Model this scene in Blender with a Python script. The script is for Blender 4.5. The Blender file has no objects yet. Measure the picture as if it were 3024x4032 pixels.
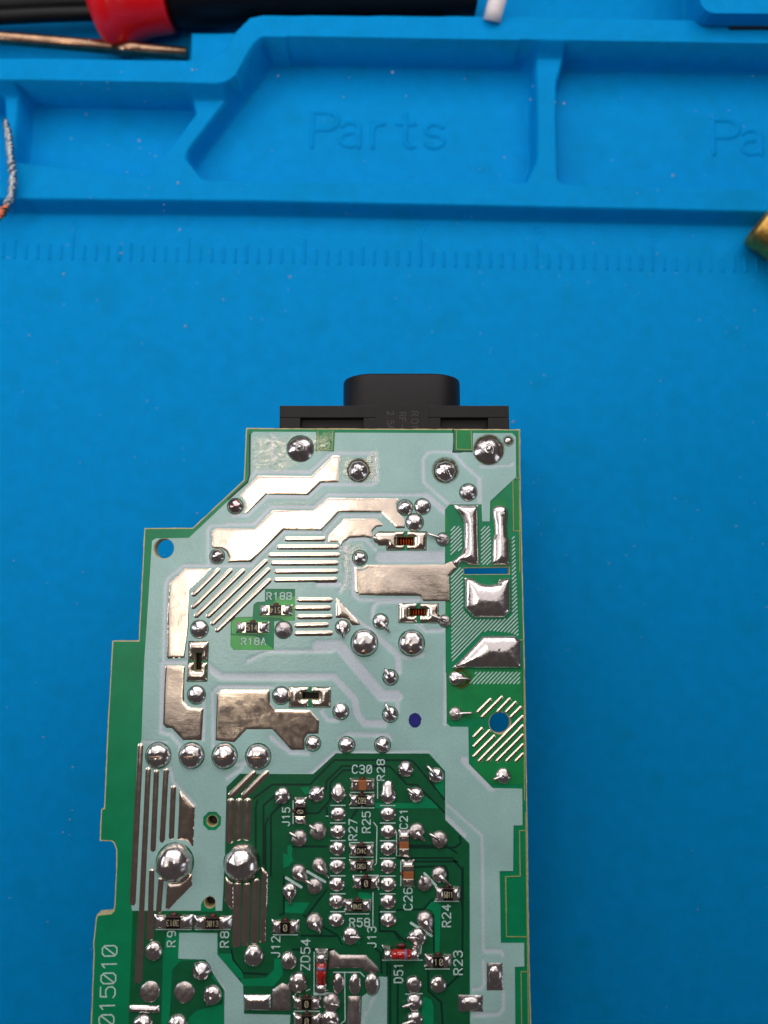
import bpy, math, random
import numpy as np
from mathutils import Vector, Matrix, noise
from mathutils.geometry import delaunay_2d_cdt
random.seed(7)
R = math.radians
C = bpy.context.scene.collection
S = bpy.context.scene

# ------------------------------------------------------------------ camera (1 unit = 1 cm)
TILT = R(7.4); FPX = 3000.0; CAMZ = 11.93
cam = bpy.data.cameras.new('camera'); camo = bpy.data.objects.new('camera', cam); C.objects.link(camo)
camo.location = (0, 0, CAMZ); camo.rotation_euler = (TILT, 0, 0)
cam.sensor_fit = 'HORIZONTAL'; cam.sensor_width = 36; cam.lens = 36*FPX/3024
cam.clip_start = 0.1; cam.clip_end = 500
cam.dof.use_dof = True; cam.dof.focus_distance = 12.0; cam.dof.aperture_fstop = 0.19
S.camera = camo
# ------------------------------------------------------------------ light
w = bpy.data.worlds.new('World'); S.world = w; w.use_nodes = True
bg = w.node_tree.nodes['Background']; bg.inputs[0].default_value = (1.0, 0.88, 0.88, 1); bg.inputs[1].default_value = 0.07
def area(name, loc, target, sx, sy, rad, col):
    l = bpy.data.lights.new(name, 'AREA'); l.shape = 'RECTANGLE'; l.size = sx; l.size_y = sy
    l.energy = rad*math.pi*sx*sy; l.color = col
    o = bpy.data.objects.new(name, l); C.objects.link(o); o.location = loc
    o.rotation_euler = (Vector(target)-Vector(loc)).to_track_quat('-Z', 'Y').to_euler()
    return o
area('ceiling_light', (-5.0, 2.1, 21.5), (-2, 1, 0), 9, 2.4, 9.5, (1.0, 0.88, 0.72))
area('window_light_overhead', (0, 7.1, 20), (0, -3.1, 0), 40, 13.2, 1.0, (1.0, 0.95, 0.94))
area('window_light_north', (0, 18, 12), (0, 6, 0), 40, 14, 2.5, (1.0, 0.98, 0.98))
area('window_light_west_high', (-11, -.8, 21), (-3, 0, 0), 7, 7.5, .75, (1.0, 0.95, 0.92))
area('window_light_west', (-24, 4, 11), (0, 3, -2), 11, 9, 4.6, (0.86, 0.91, 1.0))
area('window_light_east', (25, -12, 9), (0, 0, -1), 7, 8, 2.2, (0.84, 0.89, 1.0))
S.view_settings.view_transform = 'Standard'; S.view_settings.look = 'None'
S.view_settings.exposure = 0.0; S.view_settings.gamma = 1.0
# ------------------------------------------------------------------ picture -> plane
ct, st = math.cos(TILT), math.sin(TILT)
def P(px, py, z=0.0):
    u = (px-1512)/FPX; v = (2016-py)/FPX
    dx, dy, dz = u, v*ct+st, v*st-ct
    t = (z-CAMZ)/dz
    return (dx*t, dy*t)
CROPS = {'T':(950,1400,.72333),'A':(400,2000,.54249),'B':(1250,1950,.54249),'C':(350,2600,.48222),'D':(1000,2600,.48222),
 'E':(1400,2800,.48222),'F':(350,3332,.42194),'G':(950,3332,.42194),'H':(1500,3332,.42194),'I':(1050,2950,.42194),
 'U':(900,1650,.36166),'V':(1500,1650,.36166),'K':(1250,2200,.36166),'L':(1700,2550,.27132),'N':(1050,3700,.36166),
 'M':(0,0,.66305),'O':(1000,0,.66305),'Q':(1924,0,.66305),'W':(0,0,1.82278),'X':(0,0,1.0)}
def FP(s, z=0.0):
    out = []; cx = (0,0,1)
    for t in s.split():
        if t in CROPS: cx = CROPS[t]
        else:
            a, b = t.split(','); out.append(P(cx[0]+float(a)*cx[2], cx[1]+float(b)*cx[2], z))
    return out
def pt(c, x, y, z=0.0):
    k = CROPS[c]; return P(k[0]+x*k[2], k[1]+y*k[2], z)
def sc(c, y=None): return CROPS[c][2]*0.00395      # crop pixels to cm on the board
# ------------------------------------------------------------------ materials
def lin(c): return tuple(((x/255)/12.92 if x/255 <= .04045 else ((x/255+.055)/1.055)**2.4) for x in c)+(1,)
def mat(name, rgb, rough=.5, metal=0., spec=.5, bump=0., bscale=20., var=0., vscale=5., rvar=0., coat=0., rgb2=None, linear=False, detail=4):
    m = bpy.data.materials.new(name); m.use_nodes = True; nt = m.node_tree; b = nt.nodes['Principled BSDF']
    col = tuple(rgb)+(1,) if linear else lin(rgb)
    b.inputs['Base Color'].default_value = col; b.inputs['Roughness'].default_value = rough
    b.inputs['Metallic'].default_value = metal; b.inputs['Specular IOR Level'].default_value = spec
    b.inputs['Coat Weight'].default_value = coat; b.inputs['Coat Roughness'].default_value = .08
    tc = nt.nodes.new('ShaderNodeTexCoord')
    def nz(s, d=detail):
        n = nt.nodes.new('ShaderNodeTexNoise'); n.inputs['Scale'].default_value = s; n.inputs['Detail'].default_value = d
        nt.links.new(tc.outputs['Object'], n.inputs['Vector']); return n
    if var or rgb2:
        n = nz(vscale); mx = nt.nodes.new('ShaderNodeMix'); mx.data_type = 'RGBA'
        c2 = (tuple(rgb2)+(1,) if linear else lin(rgb2)) if rgb2 else tuple(x*(1-var) for x in col[:3])+(1,)
        mx.inputs[6].default_value = col; mx.inputs[7].default_value = c2
        rm = nt.nodes.new('ShaderNodeMapRange'); rm.inputs[1].default_value = .38; rm.inputs[2].default_value = .62
        nt.links.new(n.outputs[0], rm.inputs[0]); nt.links.new(rm.outputs[0], mx.inputs[0]); nt.links.new(mx.outputs[2], b.inputs['Base Color'])
    if rvar:
        n = nz(vscale*3); rm = nt.nodes.new('ShaderNodeMapRange'); rm.inputs[1].default_value = .3; rm.inputs[2].default_value = .7
        rm.inputs[3].default_value = max(.02, rough-rvar); rm.inputs[4].default_value = rough+rvar
        nt.links.new(n.outputs[0], rm.inputs[0]); nt.links.new(rm.outputs[0], b.inputs['Roughness'])
    if bump:
        n = nz(bscale); bp = nt.nodes.new('ShaderNodeBump'); bp.inputs['Strength'].default_value = 1; bp.inputs['Distance'].default_value = bump
        nt.links.new(n.outputs[0], bp.inputs['Height']); nt.links.new(bp.outputs[0], b.inputs['Normal'])
    return m
M = {}
M['solder'] = mat('solder', (216,208,207), .2, 1, bump=.006, bscale=8, rvar=.08, vscale=4, var=.12)
M['solder_dull'] = mat('dull_solder', (196,186,184), .36, 1, bump=.003, bscale=25, rvar=.08, vscale=6, var=.2)
M['solder_red'] = mat('solder_red_stained', (185,120,115), .2, 1, bump=.004, bscale=15, rgb2=(205,198,198), vscale=9)
M['tin'] = mat('tinned_copper', (224,208,193), .17, 1, bump=.0010, bscale=15, rvar=.05, vscale=3, var=.08, detail=10)
M['laminate'] = mat('bare_laminate', (196,180,130), .7, bump=.004, bscale=60, var=.25, vscale=14)
M['mask'] = mat('solder_mask_green', (0,124,80), .34, spec=.35, bump=.0006, bscale=60, var=.12, vscale=3)
M['mask_cu'] = mat('solder_mask_over_copper', (14,86,52), .32, spec=.35, bump=.0008, bscale=50, var=.14, vscale=5)
M['mask_cu_light'] = mat('solder_mask_over_bright_copper', (18,126,68), .34, spec=.35, bump=.0008, bscale=40, var=.12, vscale=5)
M['mask_cu_glare'] = mat('mask_over_copper_glare', (48,160,70), .3, spec=.5, var=.12, vscale=5)  # mask green brightened in the colour for light reflected off these pads
M['gap_shade'] = mat('mask_green_gap_shade', (2,44,34), .35, spec=.4)  # mask green with the groove shadow put into the colour
M['tan_line'] = mat('scored_outline', (138,156,92), .6, var=.2, vscale=30)
M['ink'] = mat('silkscreen_ink', (182,210,206), .55, var=.2, vscale=30)
M['chip'] = mat('resistor_black_glaze', (17,13,14), .35, spec=.25)
M['chip_rim'] = mat('resistor_ceramic', (58,48,44), .5)
M['mark'] = mat('resistor_marking', (190,182,150), .6)
M['cap'] = mat('capacitor_ceramic', (150,86,46), .45, var=.15, vscale=40)
M['glue'] = mat('red_adhesive', (78,12,12), .3, spec=.5)
M['plastic'] = mat('black_plastic', (26,24,24), .45, spec=.22, bump=.003, bscale=70, var=.15, vscale=9)
M['dark'] = mat('dark_component', (10,10,11), .5)
M['copperwire'] = mat('enamelled_copper', (160,70,28), .3, .9)
M['inkblue'] = mat('blue_marker_ink', (14,22,120), .4, var=.4, vscale=18)
M['glass'] = mat('red_glass', (190,30,22), .08, spec=.7, var=.5, vscale=22, coat=.6)
M['glassdark'] = mat('dark_glass_band', (110,100,140), .15, coat=.5)
M['mat'] = mat('blue_silicone', (0.0,.245,.60), .6, spec=.035, bump=.003, bscale=60, rgb2=(0.0,.23,.55), vscale=3.5, linear=True, detail=12)
M['matlight'] = M['mat']
M['redplastic'] = mat('red_plastic', (235,6,18), .35, coat=.2)
M['blackrub'] = mat('black_rubber', (8,8,10), .45, spec=.25)
M['shaft'] = mat('bronze_steel', (170,135,110), .25, 1, bump=.003, bscale=12, var=.3, vscale=4)
M['white'] = mat('white_plastic', (225,215,215), .4)
M['brass'] = mat('worn_brass', (205,160,85), .46, 1, bump=.004, bscale=10, var=.4, vscale=5, rvar=.12)
M['wire'] = mat('tinned_wire', (165,170,176), .3, 1, bump=.003, bscale=30)
M['wire_cu'] = mat('bare_copper_strand', (225,130,100), .25, 1, bump=.003, bscale=30)
M['dust'] = mat('dust', (185,180,190), .8)
def brush(m):
    nt = m.node_tree; b = nt.nodes['Principled BSDF']; tc = nt.nodes.new('ShaderNodeTexCoord')
    prev = [l.from_socket for l in nt.links if l.to_socket == b.inputs['Normal']][0]
    for ang, sx, sy, dist in ((.3, 3, 160, .00028), (1.7, 5, 130, .00018), (-.7, 2, 90, .00018)):
        mp_ = nt.nodes.new('ShaderNodeMapping'); mp_.inputs['Rotation'].default_value = (0, 0, ang); mp_.inputs['Scale'].default_value = (sx, sy, 1)
        n = nt.nodes.new('ShaderNodeTexNoise'); n.inputs['Scale'].default_value = 1; n.inputs['Detail'].default_value = 2
        nt.links.new(tc.outputs['Object'], mp_.inputs[0]); nt.links.new(mp_.outputs[0], n.inputs['Vector'])
        bp = nt.nodes.new('ShaderNodeBump'); bp.inputs['Distance'].default_value = dist
        nt.links.new(n.outputs[0], bp.inputs['Height']); nt.links.new(prev, bp.inputs['Normal']); prev = bp.outputs[0]
    nt.links.new(prev, b.inputs['Normal'])
brush(M['tin'])
def grime(m):
    nt = m.node_tree; b = nt.nodes['Principled BSDF']; tc = nt.nodes.new('ShaderNodeTexCoord')
    prev = [l.from_socket for l in nt.links if l.to_socket == b.inputs['Base Color']][0]
    for sc_, lo, hi, fac, col in ((1.4, .54, .70, .35, (0, .20, .40)), (26, .66, .74, .28, (.10, .36, .62)), (13, .30, .36, .25, (0, .16, .36)), (90, .35, .7, .12, (0, .15, .42))):
        n = nt.nodes.new('ShaderNodeTexNoise'); n.inputs['Scale'].default_value = sc_; n.inputs['Detail'].default_value = 6
        rm = nt.nodes.new('ShaderNodeMapRange'); rm.inputs[1].default_value = lo; rm.inputs[2].default_value = hi
        if lo < .32: rm.inputs[3].default_value = fac; rm.inputs[4].default_value = 0
        else: rm.inputs[4].default_value = fac
        mx = nt.nodes.new('ShaderNodeMix'); mx.data_type = 'RGBA'; mx.inputs[7].default_value = col+(1,)
        nt.links.new(tc.outputs['Object'], n.inputs['Vector']); nt.links.new(n.outputs[0], rm.inputs[0]); nt.links.new(rm.outputs[0], mx.inputs[0])
        nt.links.new(prev, mx.inputs[6]); prev = mx.outputs[2]
    nt.links.new(prev, b.inputs['Base Color'])
grime(M['mat'])
def silk_mat():
    m = bpy.data.materials.new('white_ink_zone'); m.use_nodes = True; nt = m.node_tree; b = nt.nodes['Principled BSDF']
    at = nt.nodes.new('ShaderNodeAttribute'); at.attribute_name = 'gap'
    tc = nt.nodes.new('ShaderNodeTexCoord')
    mx = nt.nodes.new('ShaderNodeMix'); mx.data_type = 'RGBA'
    mx.inputs[6].default_value = lin((150,186,182)); mx.inputs[7].default_value = lin((188,199,208))
    nt.links.new(at.outputs['Fac'], mx.inputs[0])
    n = nt.nodes.new('ShaderNodeTexNoise'); n.inputs['Scale'].default_value = 55; n.inputs['Detail'].default_value = 3
    n2 = nt.nodes.new('ShaderNodeTexNoise'); n2.inputs['Scale'].default_value = 1.3; n2.inputs['Detail'].default_value = 5
    for q in (n, n2): nt.links.new(tc.outputs['Object'], q.inputs['Vector'])
    m1 = nt.nodes.new('ShaderNodeMapRange'); m1.inputs[1].default_value=.3; m1.inputs[2].default_value=.7; m1.inputs[3].default_value=.90; m1.inputs[4].default_value=1.06
    m2 = nt.nodes.new('ShaderNodeMapRange'); m2.inputs[1].default_value=.3; m2.inputs[2].default_value=.7; m2.inputs[3].default_value=.88; m2.inputs[4].default_value=1.05
    nt.links.new(n.outputs[0], m1.inputs[0]); nt.links.new(n2.outputs[0], m2.inputs[0])
    mu = nt.nodes.new('ShaderNodeMath'); mu.operation = 'MULTIPLY'; nt.links.new(m1.outputs[0], mu.inputs[0]); nt.links.new(m2.outputs[0], mu.inputs[1])
    vm = nt.nodes.new('ShaderNodeVectorMath'); vm.operation = 'SCALE'; nt.links.new(mx.outputs[2], vm.inputs[0]); nt.links.new(mu.outputs[0], vm.inputs['Scale'])
    nt.links.new(vm.outputs[0], b.inputs['Base Color'])
    b.inputs['Roughness'].default_value = .27; b.inputs['Specular IOR Level'].default_value = .55
    n3 = nt.nodes.new('ShaderNodeTexNoise'); n3.inputs['Scale'].default_value = 22; n3.inputs['Detail'].default_value = 4
    nt.links.new(tc.outputs['Object'], n3.inputs['Vector'])
    bp = nt.nodes.new('ShaderNodeBump'); bp.inputs['Distance'].default_value = .0030; nt.links.new(n3.outputs[0], bp.inputs['Height'])
    nt.links.new(bp.outputs[0], b.inputs['Normal'])
    return m
M['silk'] = silk_mat()
def film(name, col, fac, rough, bump, bs, attr=None, gloss=True):
    m = bpy.data.materials.new(name); m.use_nodes = True; nt = m.node_tree; nt.nodes.remove(nt.nodes['Principled BSDF'])
    sh = nt.nodes.new('ShaderNodeBsdfGlossy' if gloss else 'ShaderNodeBsdfDiffuse'); sh.inputs['Color'].default_value = lin(col)
    sh.inputs['Roughness'].default_value = rough
    tr = nt.nodes.new('ShaderNodeBsdfTransparent'); mx = nt.nodes.new('ShaderNodeMixShader'); out = nt.nodes['Material Output']
    tc = nt.nodes.new('ShaderNodeTexCoord'); n = nt.nodes.new('ShaderNodeTexNoise'); n.inputs['Scale'].default_value = bs; n.inputs['Detail'].default_value = 5; n.inputs['Distortion'].default_value = 1.2
    nt.links.new(tc.outputs['Object'], n.inputs['Vector'])
    if bump:
        bp = nt.nodes.new('ShaderNodeBump'); bp.inputs['Distance'].default_value = bump; nt.links.new(n.outputs[0], bp.inputs['Height']); nt.links.new(bp.outputs[0], sh.inputs['Normal'])
    at = nt.nodes.new('ShaderNodeAttribute'); at.attribute_name = attr
    rm = nt.nodes.new('ShaderNodeMapRange'); rm.inputs[1].default_value = .35; rm.inputs[2].default_value = .6; rm.inputs[3].default_value = fac*.35; rm.inputs[4].default_value = fac
    nt.links.new(n.outputs[0], rm.inputs[0])
    mu = nt.nodes.new('ShaderNodeMath'); mu.operation = 'MULTIPLY'
    nt.links.new(at.outputs['Fac'], mu.inputs[0]); nt.links.new(rm.outputs[0], mu.inputs[1]); nt.links.new(mu.outputs[0], mx.inputs[0])
    nt.links.new(tr.outputs[0], mx.inputs[1]); nt.links.new(sh.outputs[0], mx.inputs[2]); nt.links.new(mx.outputs[0], out.inputs['Surface'])
    return m
M['flux'] = film('clear_flux', (255,245,225), .34, .10, .050, 10, 'gap')
M['burn'] = film('brown_flux_burn', (88,62,20), .75, .3, 0, 8, 'gap', False)
# ------------------------------------------------------------------ mesh helpers
def link(name, me, m, parent=None, smooth=False):
    if m: me.materials.append(m)
    if smooth: me.polygons.foreach_set('use_smooth', [True]*len(me.polygons))
    o = bpy.data.objects.new(name, me); C.objects.link(o)
    if parent: o.parent = parent
    return o
def mesh(name, v, f, m, parent=None, smooth=False):
    me = bpy.data.meshes.new(name); me.from_pydata([tuple(map(float, p)) for p in v], [], f); me.update()
    return link(name, me, m, parent, smooth)
def thing(name, label, cat, loc=(0,0,0), group=None):
    o = bpy.data.objects.new(name, None); C.objects.link(o); o.empty_display_size = .3
    o.location = loc; o['label'] = label; o['category'] = cat
    if group: o['group'] = group
    return o
def tag(o, label, cat, group=None):
    o['label'] = label; o['category'] = cat
    if group: o['group'] = group
    return o
def inpoly(x, y, poly):
    c = np.zeros(x.shape, bool); n = len(poly)
    for i in range(n):
        x1, y1 = poly[i]; x2, y2 = poly[(i+1) % n]
        if y1 == y2: continue
        k = ((y1 > y) != (y2 > y)) & (x < (x2-x1)*(y-y1)/(y2-y1)+x1)
        c ^= k
    return c
def dseg(x, y, a, b):
    ax, ay = a; bx, by = b; dx, dy = bx-ax, by-ay; L = dx*dx+dy*dy+1e-12
    t = np.clip(((x-ax)*dx+(y-ay)*dy)/L, 0, 1)
    return np.hypot(x-ax-t*dx, y-ay-t*dy)
def dpoly(x, y, pts, closed=True):
    d = np.full(x.shape, 1e9); n = len(pts)
    for i in range(n if closed else n-1): d = np.minimum(d, dseg(x, y, pts[i], pts[(i+1) % n]))
    return d
def circ(c, r, n=28, ry=None, a0=0): 
    ry = ry or r
    return [(c[0]+r*math.cos(2*math.pi*i/n+a0), c[1]+ry*math.sin(2*math.pi*i/n+a0)) for i in range(n)]
def region(name, polys, holes, z, z0, m, parent=None, grid=None, zf=None, bottom=False, smooth=False, attr=None, subdiv=None, jit=0):
    V = []; E = []
    for pl in polys+holes:
        if subdiv:
            q = []
            for i in range(len(pl)):
                a, b = pl[i], pl[(i+1) % len(pl)]; k = max(1, int(math.hypot(a[0]-b[0], a[1]-b[1])/subdiv))
                q += [(a[0]+(b[0]-a[0])*j/k, a[1]+(b[1]-a[1])*j/k) for j in range(k)]
            pl = q
        s = len(V); V += pl; E += [(s+i, s+(i+1) % len(pl)) for i in range(len(pl))]
    if grid:
        A = np.array([p for pl in polys for p in pl]); mn = A.min(0); mx = A.max(0)
        gx, gy = np.meshgrid(np.arange(mn[0]+grid/2, mx[0], grid), np.arange(mn[1]+grid/2, mx[1], grid))
        gx = gx.copy(); gx[::2] += grid/2; gx = gx.ravel(); gy = gy.ravel()
        ins = np.zeros(gx.shape, bool)
        for pl in polys: ins |= inpoly(gx, gy, pl)
        for pl in holes: ins &= ~inpoly(gx, gy, pl)
        gx, gy = gx[ins], gy[ins]
        d = np.full(gx.shape, 1e9)
        for pl in polys+holes: d = np.minimum(d, dpoly(gx, gy, pl))
        k = d > grid*.35
        V += list(zip(gx[k].tolist(), gy[k].tolist()))
    r = delaunay_2d_cdt([Vector(p) for p in V], E, [], 0, 1e-6)
    v = np.array([(p[0], p[1]) for p in r[0]]); t = np.array([f[:3] for f in r[2] if len(f) == 3])
    cxy = v[t].mean(1); keep = np.zeros(len(t), bool)
    for pl in polys: keep |= inpoly(cxy[:,0], cxy[:,1], pl)
    for pl in holes: keep &= ~inpoly(cxy[:,0], cxy[:,1], pl)
    t = t[keep]
    a, b, c = v[t[:,0]], v[t[:,1]], v[t[:,2]]
    ar = (b[:,0]-a[:,0])*(c[:,1]-a[:,1])-(b[:,1]-a[:,1])*(c[:,0]-a[:,0])
    t = t[np.abs(ar) > 1e-10]; ar = ar[np.abs(ar) > 1e-10]
    t[ar < 0] = t[ar < 0][:, ::-1]
    zz = np.full(len(v), z) if zf is None else zf(v[:,0], v[:,1])
    n = len(v)
    cnt = {}
    for f in t.tolist():
        for i in range(3): cnt[(f[i], f[(i+1) % 3])] = 1
    bd = [e for e in cnt if (e[1], e[0]) not in cnt]
    bs = sorted({i for e in bd for i in e}); ix = {i: j for j, i in enumerate(bs)}
    used = np.unique(t); mp_ = np.full(n, -1); mp_[used] = np.arange(len(used))
    t = mp_[t]; v = v[used]; zz = zz[used]; n = len(v); bd = [(int(mp_[a_]), int(mp_[b_])) for a_, b_ in bd]
    bs = sorted({i for e in bd for i in e}); ix = {i: j for j, i in enumerate(bs)}
    V3 = [(v[i,0], v[i,1], zz[i]) for i in range(n)]
    F = t.tolist(); s2 = n
    if bottom:
        V3 += [(v[i,0], v[i,1], z0) for i in range(n)]; F += [(n+f[2], n+f[1], n+f[0]) for f in t.tolist()]
        F += [(b_, a_, n+a_, n+b_) for a_, b_ in bd]
    else:
        V3 += [(v[i,0], v[i,1], z0) for i in bs]
        F += [(b_, a_, s2+ix[a_], s2+ix[b_]) for a_, b_ in bd]
    o = mesh(name, V3, F, m, parent, smooth)
    if smooth:
        me = o.data; bk = {(min(e), max(e)) for e in bd}
        ev = np.zeros(len(me.edges)*2, int); me.edges.foreach_get('vertices', ev); ev = ev.reshape(-1, 2)
        sh = me.attributes.new('sharp_edge', 'BOOLEAN', 'EDGE')
        sh.data.foreach_set('value', [(min(a_, b_), max(a_, b_)) in bk for a_, b_ in ev.tolist()])
    if attr is not None:
        at = o.data.attributes.new('gap', 'FLOAT', 'POINT')
        X = np.array([(p[0], p[1]) for p in V3]); at.data.foreach_set('value', attr(X[:,0], X[:,1]).astype(np.float32))
    return o
def puff(name, poly, H, W_, m, parent, z=.008, grid=.03, wav=.0, holes=[]):
    def zf(x, y):
        d = dpoly(x, y, poly)
        for h in holes: d = np.minimum(d, dpoly(x, y, h))
        t = np.clip(d/W_, 0, 1); zz = z+.004+H*np.sqrt(1-(1-t)**2)
        if wav:
            nn = np.array([noise.noise(Vector((a*1.6, b*1.6, 3.1))) + .15*noise.noise(Vector((a*5, b*5, 1.1))) for a, b in zip(x, y)])
            zz = zz + nn*wav*t
        return zz
    return region(name, [poly], holes, z, z-.004, m, parent, grid, zf, smooth=True, subdiv=grid)
def ribbon_data(V, F, pts, r, z, th=.0015, caps=True, k=0):
    """flat printed stroke with round ends"""
    for i in range(len(pts)-1):
        a, b = Vector(pts[i]), Vector(pts[i+1]); d = b-a
        if d.length < 1e-6: continue
        d.normalize(); nrm = Vector((-d.y, d.x)); zz = z+.00035*((i+k) % 5)
        ring = []
        base = math.atan2(nrm.y, nrm.x)
        for j in range(5): an = base+math.pi*j/4; ring.append((a.x+r*math.cos(an), a.y+r*math.sin(an)))
        for j in range(5): an = base+math.pi+math.pi*j/4; ring.append((b.x+r*math.cos(an), b.y+r*math.sin(an)))
        s = len(V); V += [(p[0], p[1], zz) for p in ring]; V += [(p[0], p[1], zz-th) for p in ring]
        F.append(tuple(s+q for q in range(10)))
        F += [(s+q, s+10+q, s+10+(q+1) % 10, s+(q+1) % 10) for q in range(10)]
def each(name, lines, r, z, m, parent):
    for k, l in enumerate(lines): ribbons(name, [l], r, z+.0002*(k % 4), m, parent)
def ribbons(name, lines, r, z, m, parent):
    V = []; F = []
    for k, l in enumerate(lines): ribbon_data(V, F, l, r, z, k=k)
    return mesh(name, V, F, m, parent)
def bar(name, a, b, r, h, m, parent, z=.008, n=10):
    """half round bar with round ends lying on the board"""
    a = Vector(a).to_2d(); b = Vector(b).to_2d(); L = (b-a).length; d = (b-a).normalized(); nn = Vector((-d.y, d.x))
    V = []; F = []; K = 7
    st_ = [(-math.cos(math.pi/2*i/4), 0, math.sin(math.pi/2*i/4)) for i in range(5)]
    secs = [(s[0]*r, s[2]) for s in st_] + [(L*q/6, 1) for q in range(1, 6)] + [(L-s[0]*r, s[2]) for s in reversed(st_)]
    for si, (u, w_) in enumerate(secs):
        w_ = max(w_, .02); jn = 1+.05*math.sin(si*2.3+a.x*7)
        for k in range(K):
            t = 1-2*k/(K-1); p = a+d*u+nn*(r*w_*t)
            V.append((p.x, p.y, z+h*jn*w_*(1-t*t)))
    for i in range(len(secs)-1):
        for k in range(K-1):
            F.append((i*K+k, (i+1)*K+k, (i+1)*K+k+1, i*K+k+1))
    return mesh(name, V, F, m, parent, True)
def tube(name, pts, rad, m, parent=None, n=10, caps=True):
    pts = [Vector(p) for p in pts]; V = []; F = []
    if not hasattr(rad, '__len__'): rad = [rad]*len(pts)
    up = Vector((0.13, 0.21, 1)).normalized()
    for i, p in enumerate(pts):
        d = (pts[min(i+1, len(pts)-1)]-pts[max(i-1, 0)]).normalized(); x = d.cross(up).normalized(); y = x.cross(d)
        for k in range(n):
            a = 2*math.pi*k/n; V.append(p+(x*math.cos(a)+y*math.sin(a))*rad[i])
    for i in range(len(pts)-1):
        for k in range(n): F.append((i*n+k, i*n+(k+1) % n, (i+1)*n+(k+1) % n, (i+1)*n+k))
    if caps: F.append(tuple(range(n-1, -1, -1))); F.append(tuple((len(pts)-1)*n+k for k in range(n)))
    return mesh(name, V, F, m, parent, True)
def box(name, x0, x1, y0, y1, z0, z1, m, parent=None, bev=.01):
    import bmesh
    bm = bmesh.new(); bmesh.ops.create_cube(bm, size=1)
    for v in bm.verts: v.co = ((x0+x1)/2+v.co.x*(x1-x0), (y0+y1)/2+v.co.y*(y1-y0), (z0+z1)/2+v.co.z*(z1-z0))
    if bev: bmesh.ops.bevel(bm, geom=bm.edges[:], offset=bev, segments=2, affect='EDGES', profile=.6)
    me = bpy.data.meshes.new(name); bm.to_mesh(me); bm.free()
    return link(name, me, m, parent)

# ================================================================== THE BOARD
board = thing('circuit_board', 'green power supply circuit board seen from its soldered side with black inlet at the top', 'circuit board')
outl = FP('U 192,98 V 1515,112 B 1475,0 1502,1100 L 1385,2212 E 1413,1659 H 1378,680 1400,1659 X 2094,4250 349,4250 358,4032 369,3754 367,3715 378,3615 383,3601 436,3595 447,3585 451,3560 458,3400 458,3345 449,3320 440,3313 393,3311 398,3186 410,3182 425,2841 443,2522 546,2522 569,2079 759,2078 960,1890')
def inset(poly, d):
    out = []; n = len(poly); s = sum(poly[i][0]*poly[(i+1) % n][1]-poly[(i+1) % n][0]*poly[i][1] for i in range(n)); sg = 1 if s > 0 else -1
    for i in range(n):
        a, b, c = Vector(poly[i-1]), Vector(poly[i]), Vector(poly[(i+1) % n])
        d1 = (b-a).normalized(); d2 = (c-b).normalized(); n1 = Vector((-d1.y, d1.x)); n2 = Vector((-d2.y, d2.x)); m_ = (n1+n2)
        m_ = m_/max(.5, m_.length_squared)*2
        q = b+m_*d*sg; out.append((q.x, q.y))
    return out
px = .00395
holes_round = [(pt('A',455,295), 39*px), (pt('L',988,1092), 41*px), (pt('C',1008,1310), 20*px), (pt('F',1130,522), 20*px)]
slot = FP('B 1062,528 1390,522 1392,572 1064,574')
jslots = [FP('A 678,1062 725,1062 722,1165 675,1165'), FP('D 400,265 520,268 518,315 398,312'), FP('B 587,306 692,306 692,356 585,356'), FP('K 1017,550 1175,550 1172,612 1015,615')]
jslots = [[(sum(q[0] for q in H)/4+(p[0]-sum(q[0] for q in H)/4)*1.15, sum(q[1] for q in H)/4+(p[1]-sum(q[1] for q in H)/4)*1.25) for p in H] for H in jslots]
HOLES = [circ(c, r, 32) for c, r in holes_round]+[slot]+jslots
oj = []; rj = random.Random(5)
for i in range(len(outl)):
    a, b = outl[i], outl[(i+1) % len(outl)]; k = max(1, int(math.dist(a, b)/.09))
    oj += [(a[0]+(b[0]-a[0])*j/k+rj.uniform(-.0035, .0035), a[1]+(b[1]-a[1])*j/k+rj.uniform(-.0035, .0035)) for j in range(k)]
region('laminate', [oj], HOLES, 0, -.16, M['laminate'], board, bottom=True)
maskp = inset(outl, .017)
# tan tabs stay bare on the left edge
HM = [circ(c, r+.010, 32) for c, r in holes_round]+[inset(slot, -.008)]+jslots
region('solder_mask', [maskp], HM, .004, .0002, M['mask'], board)
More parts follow.
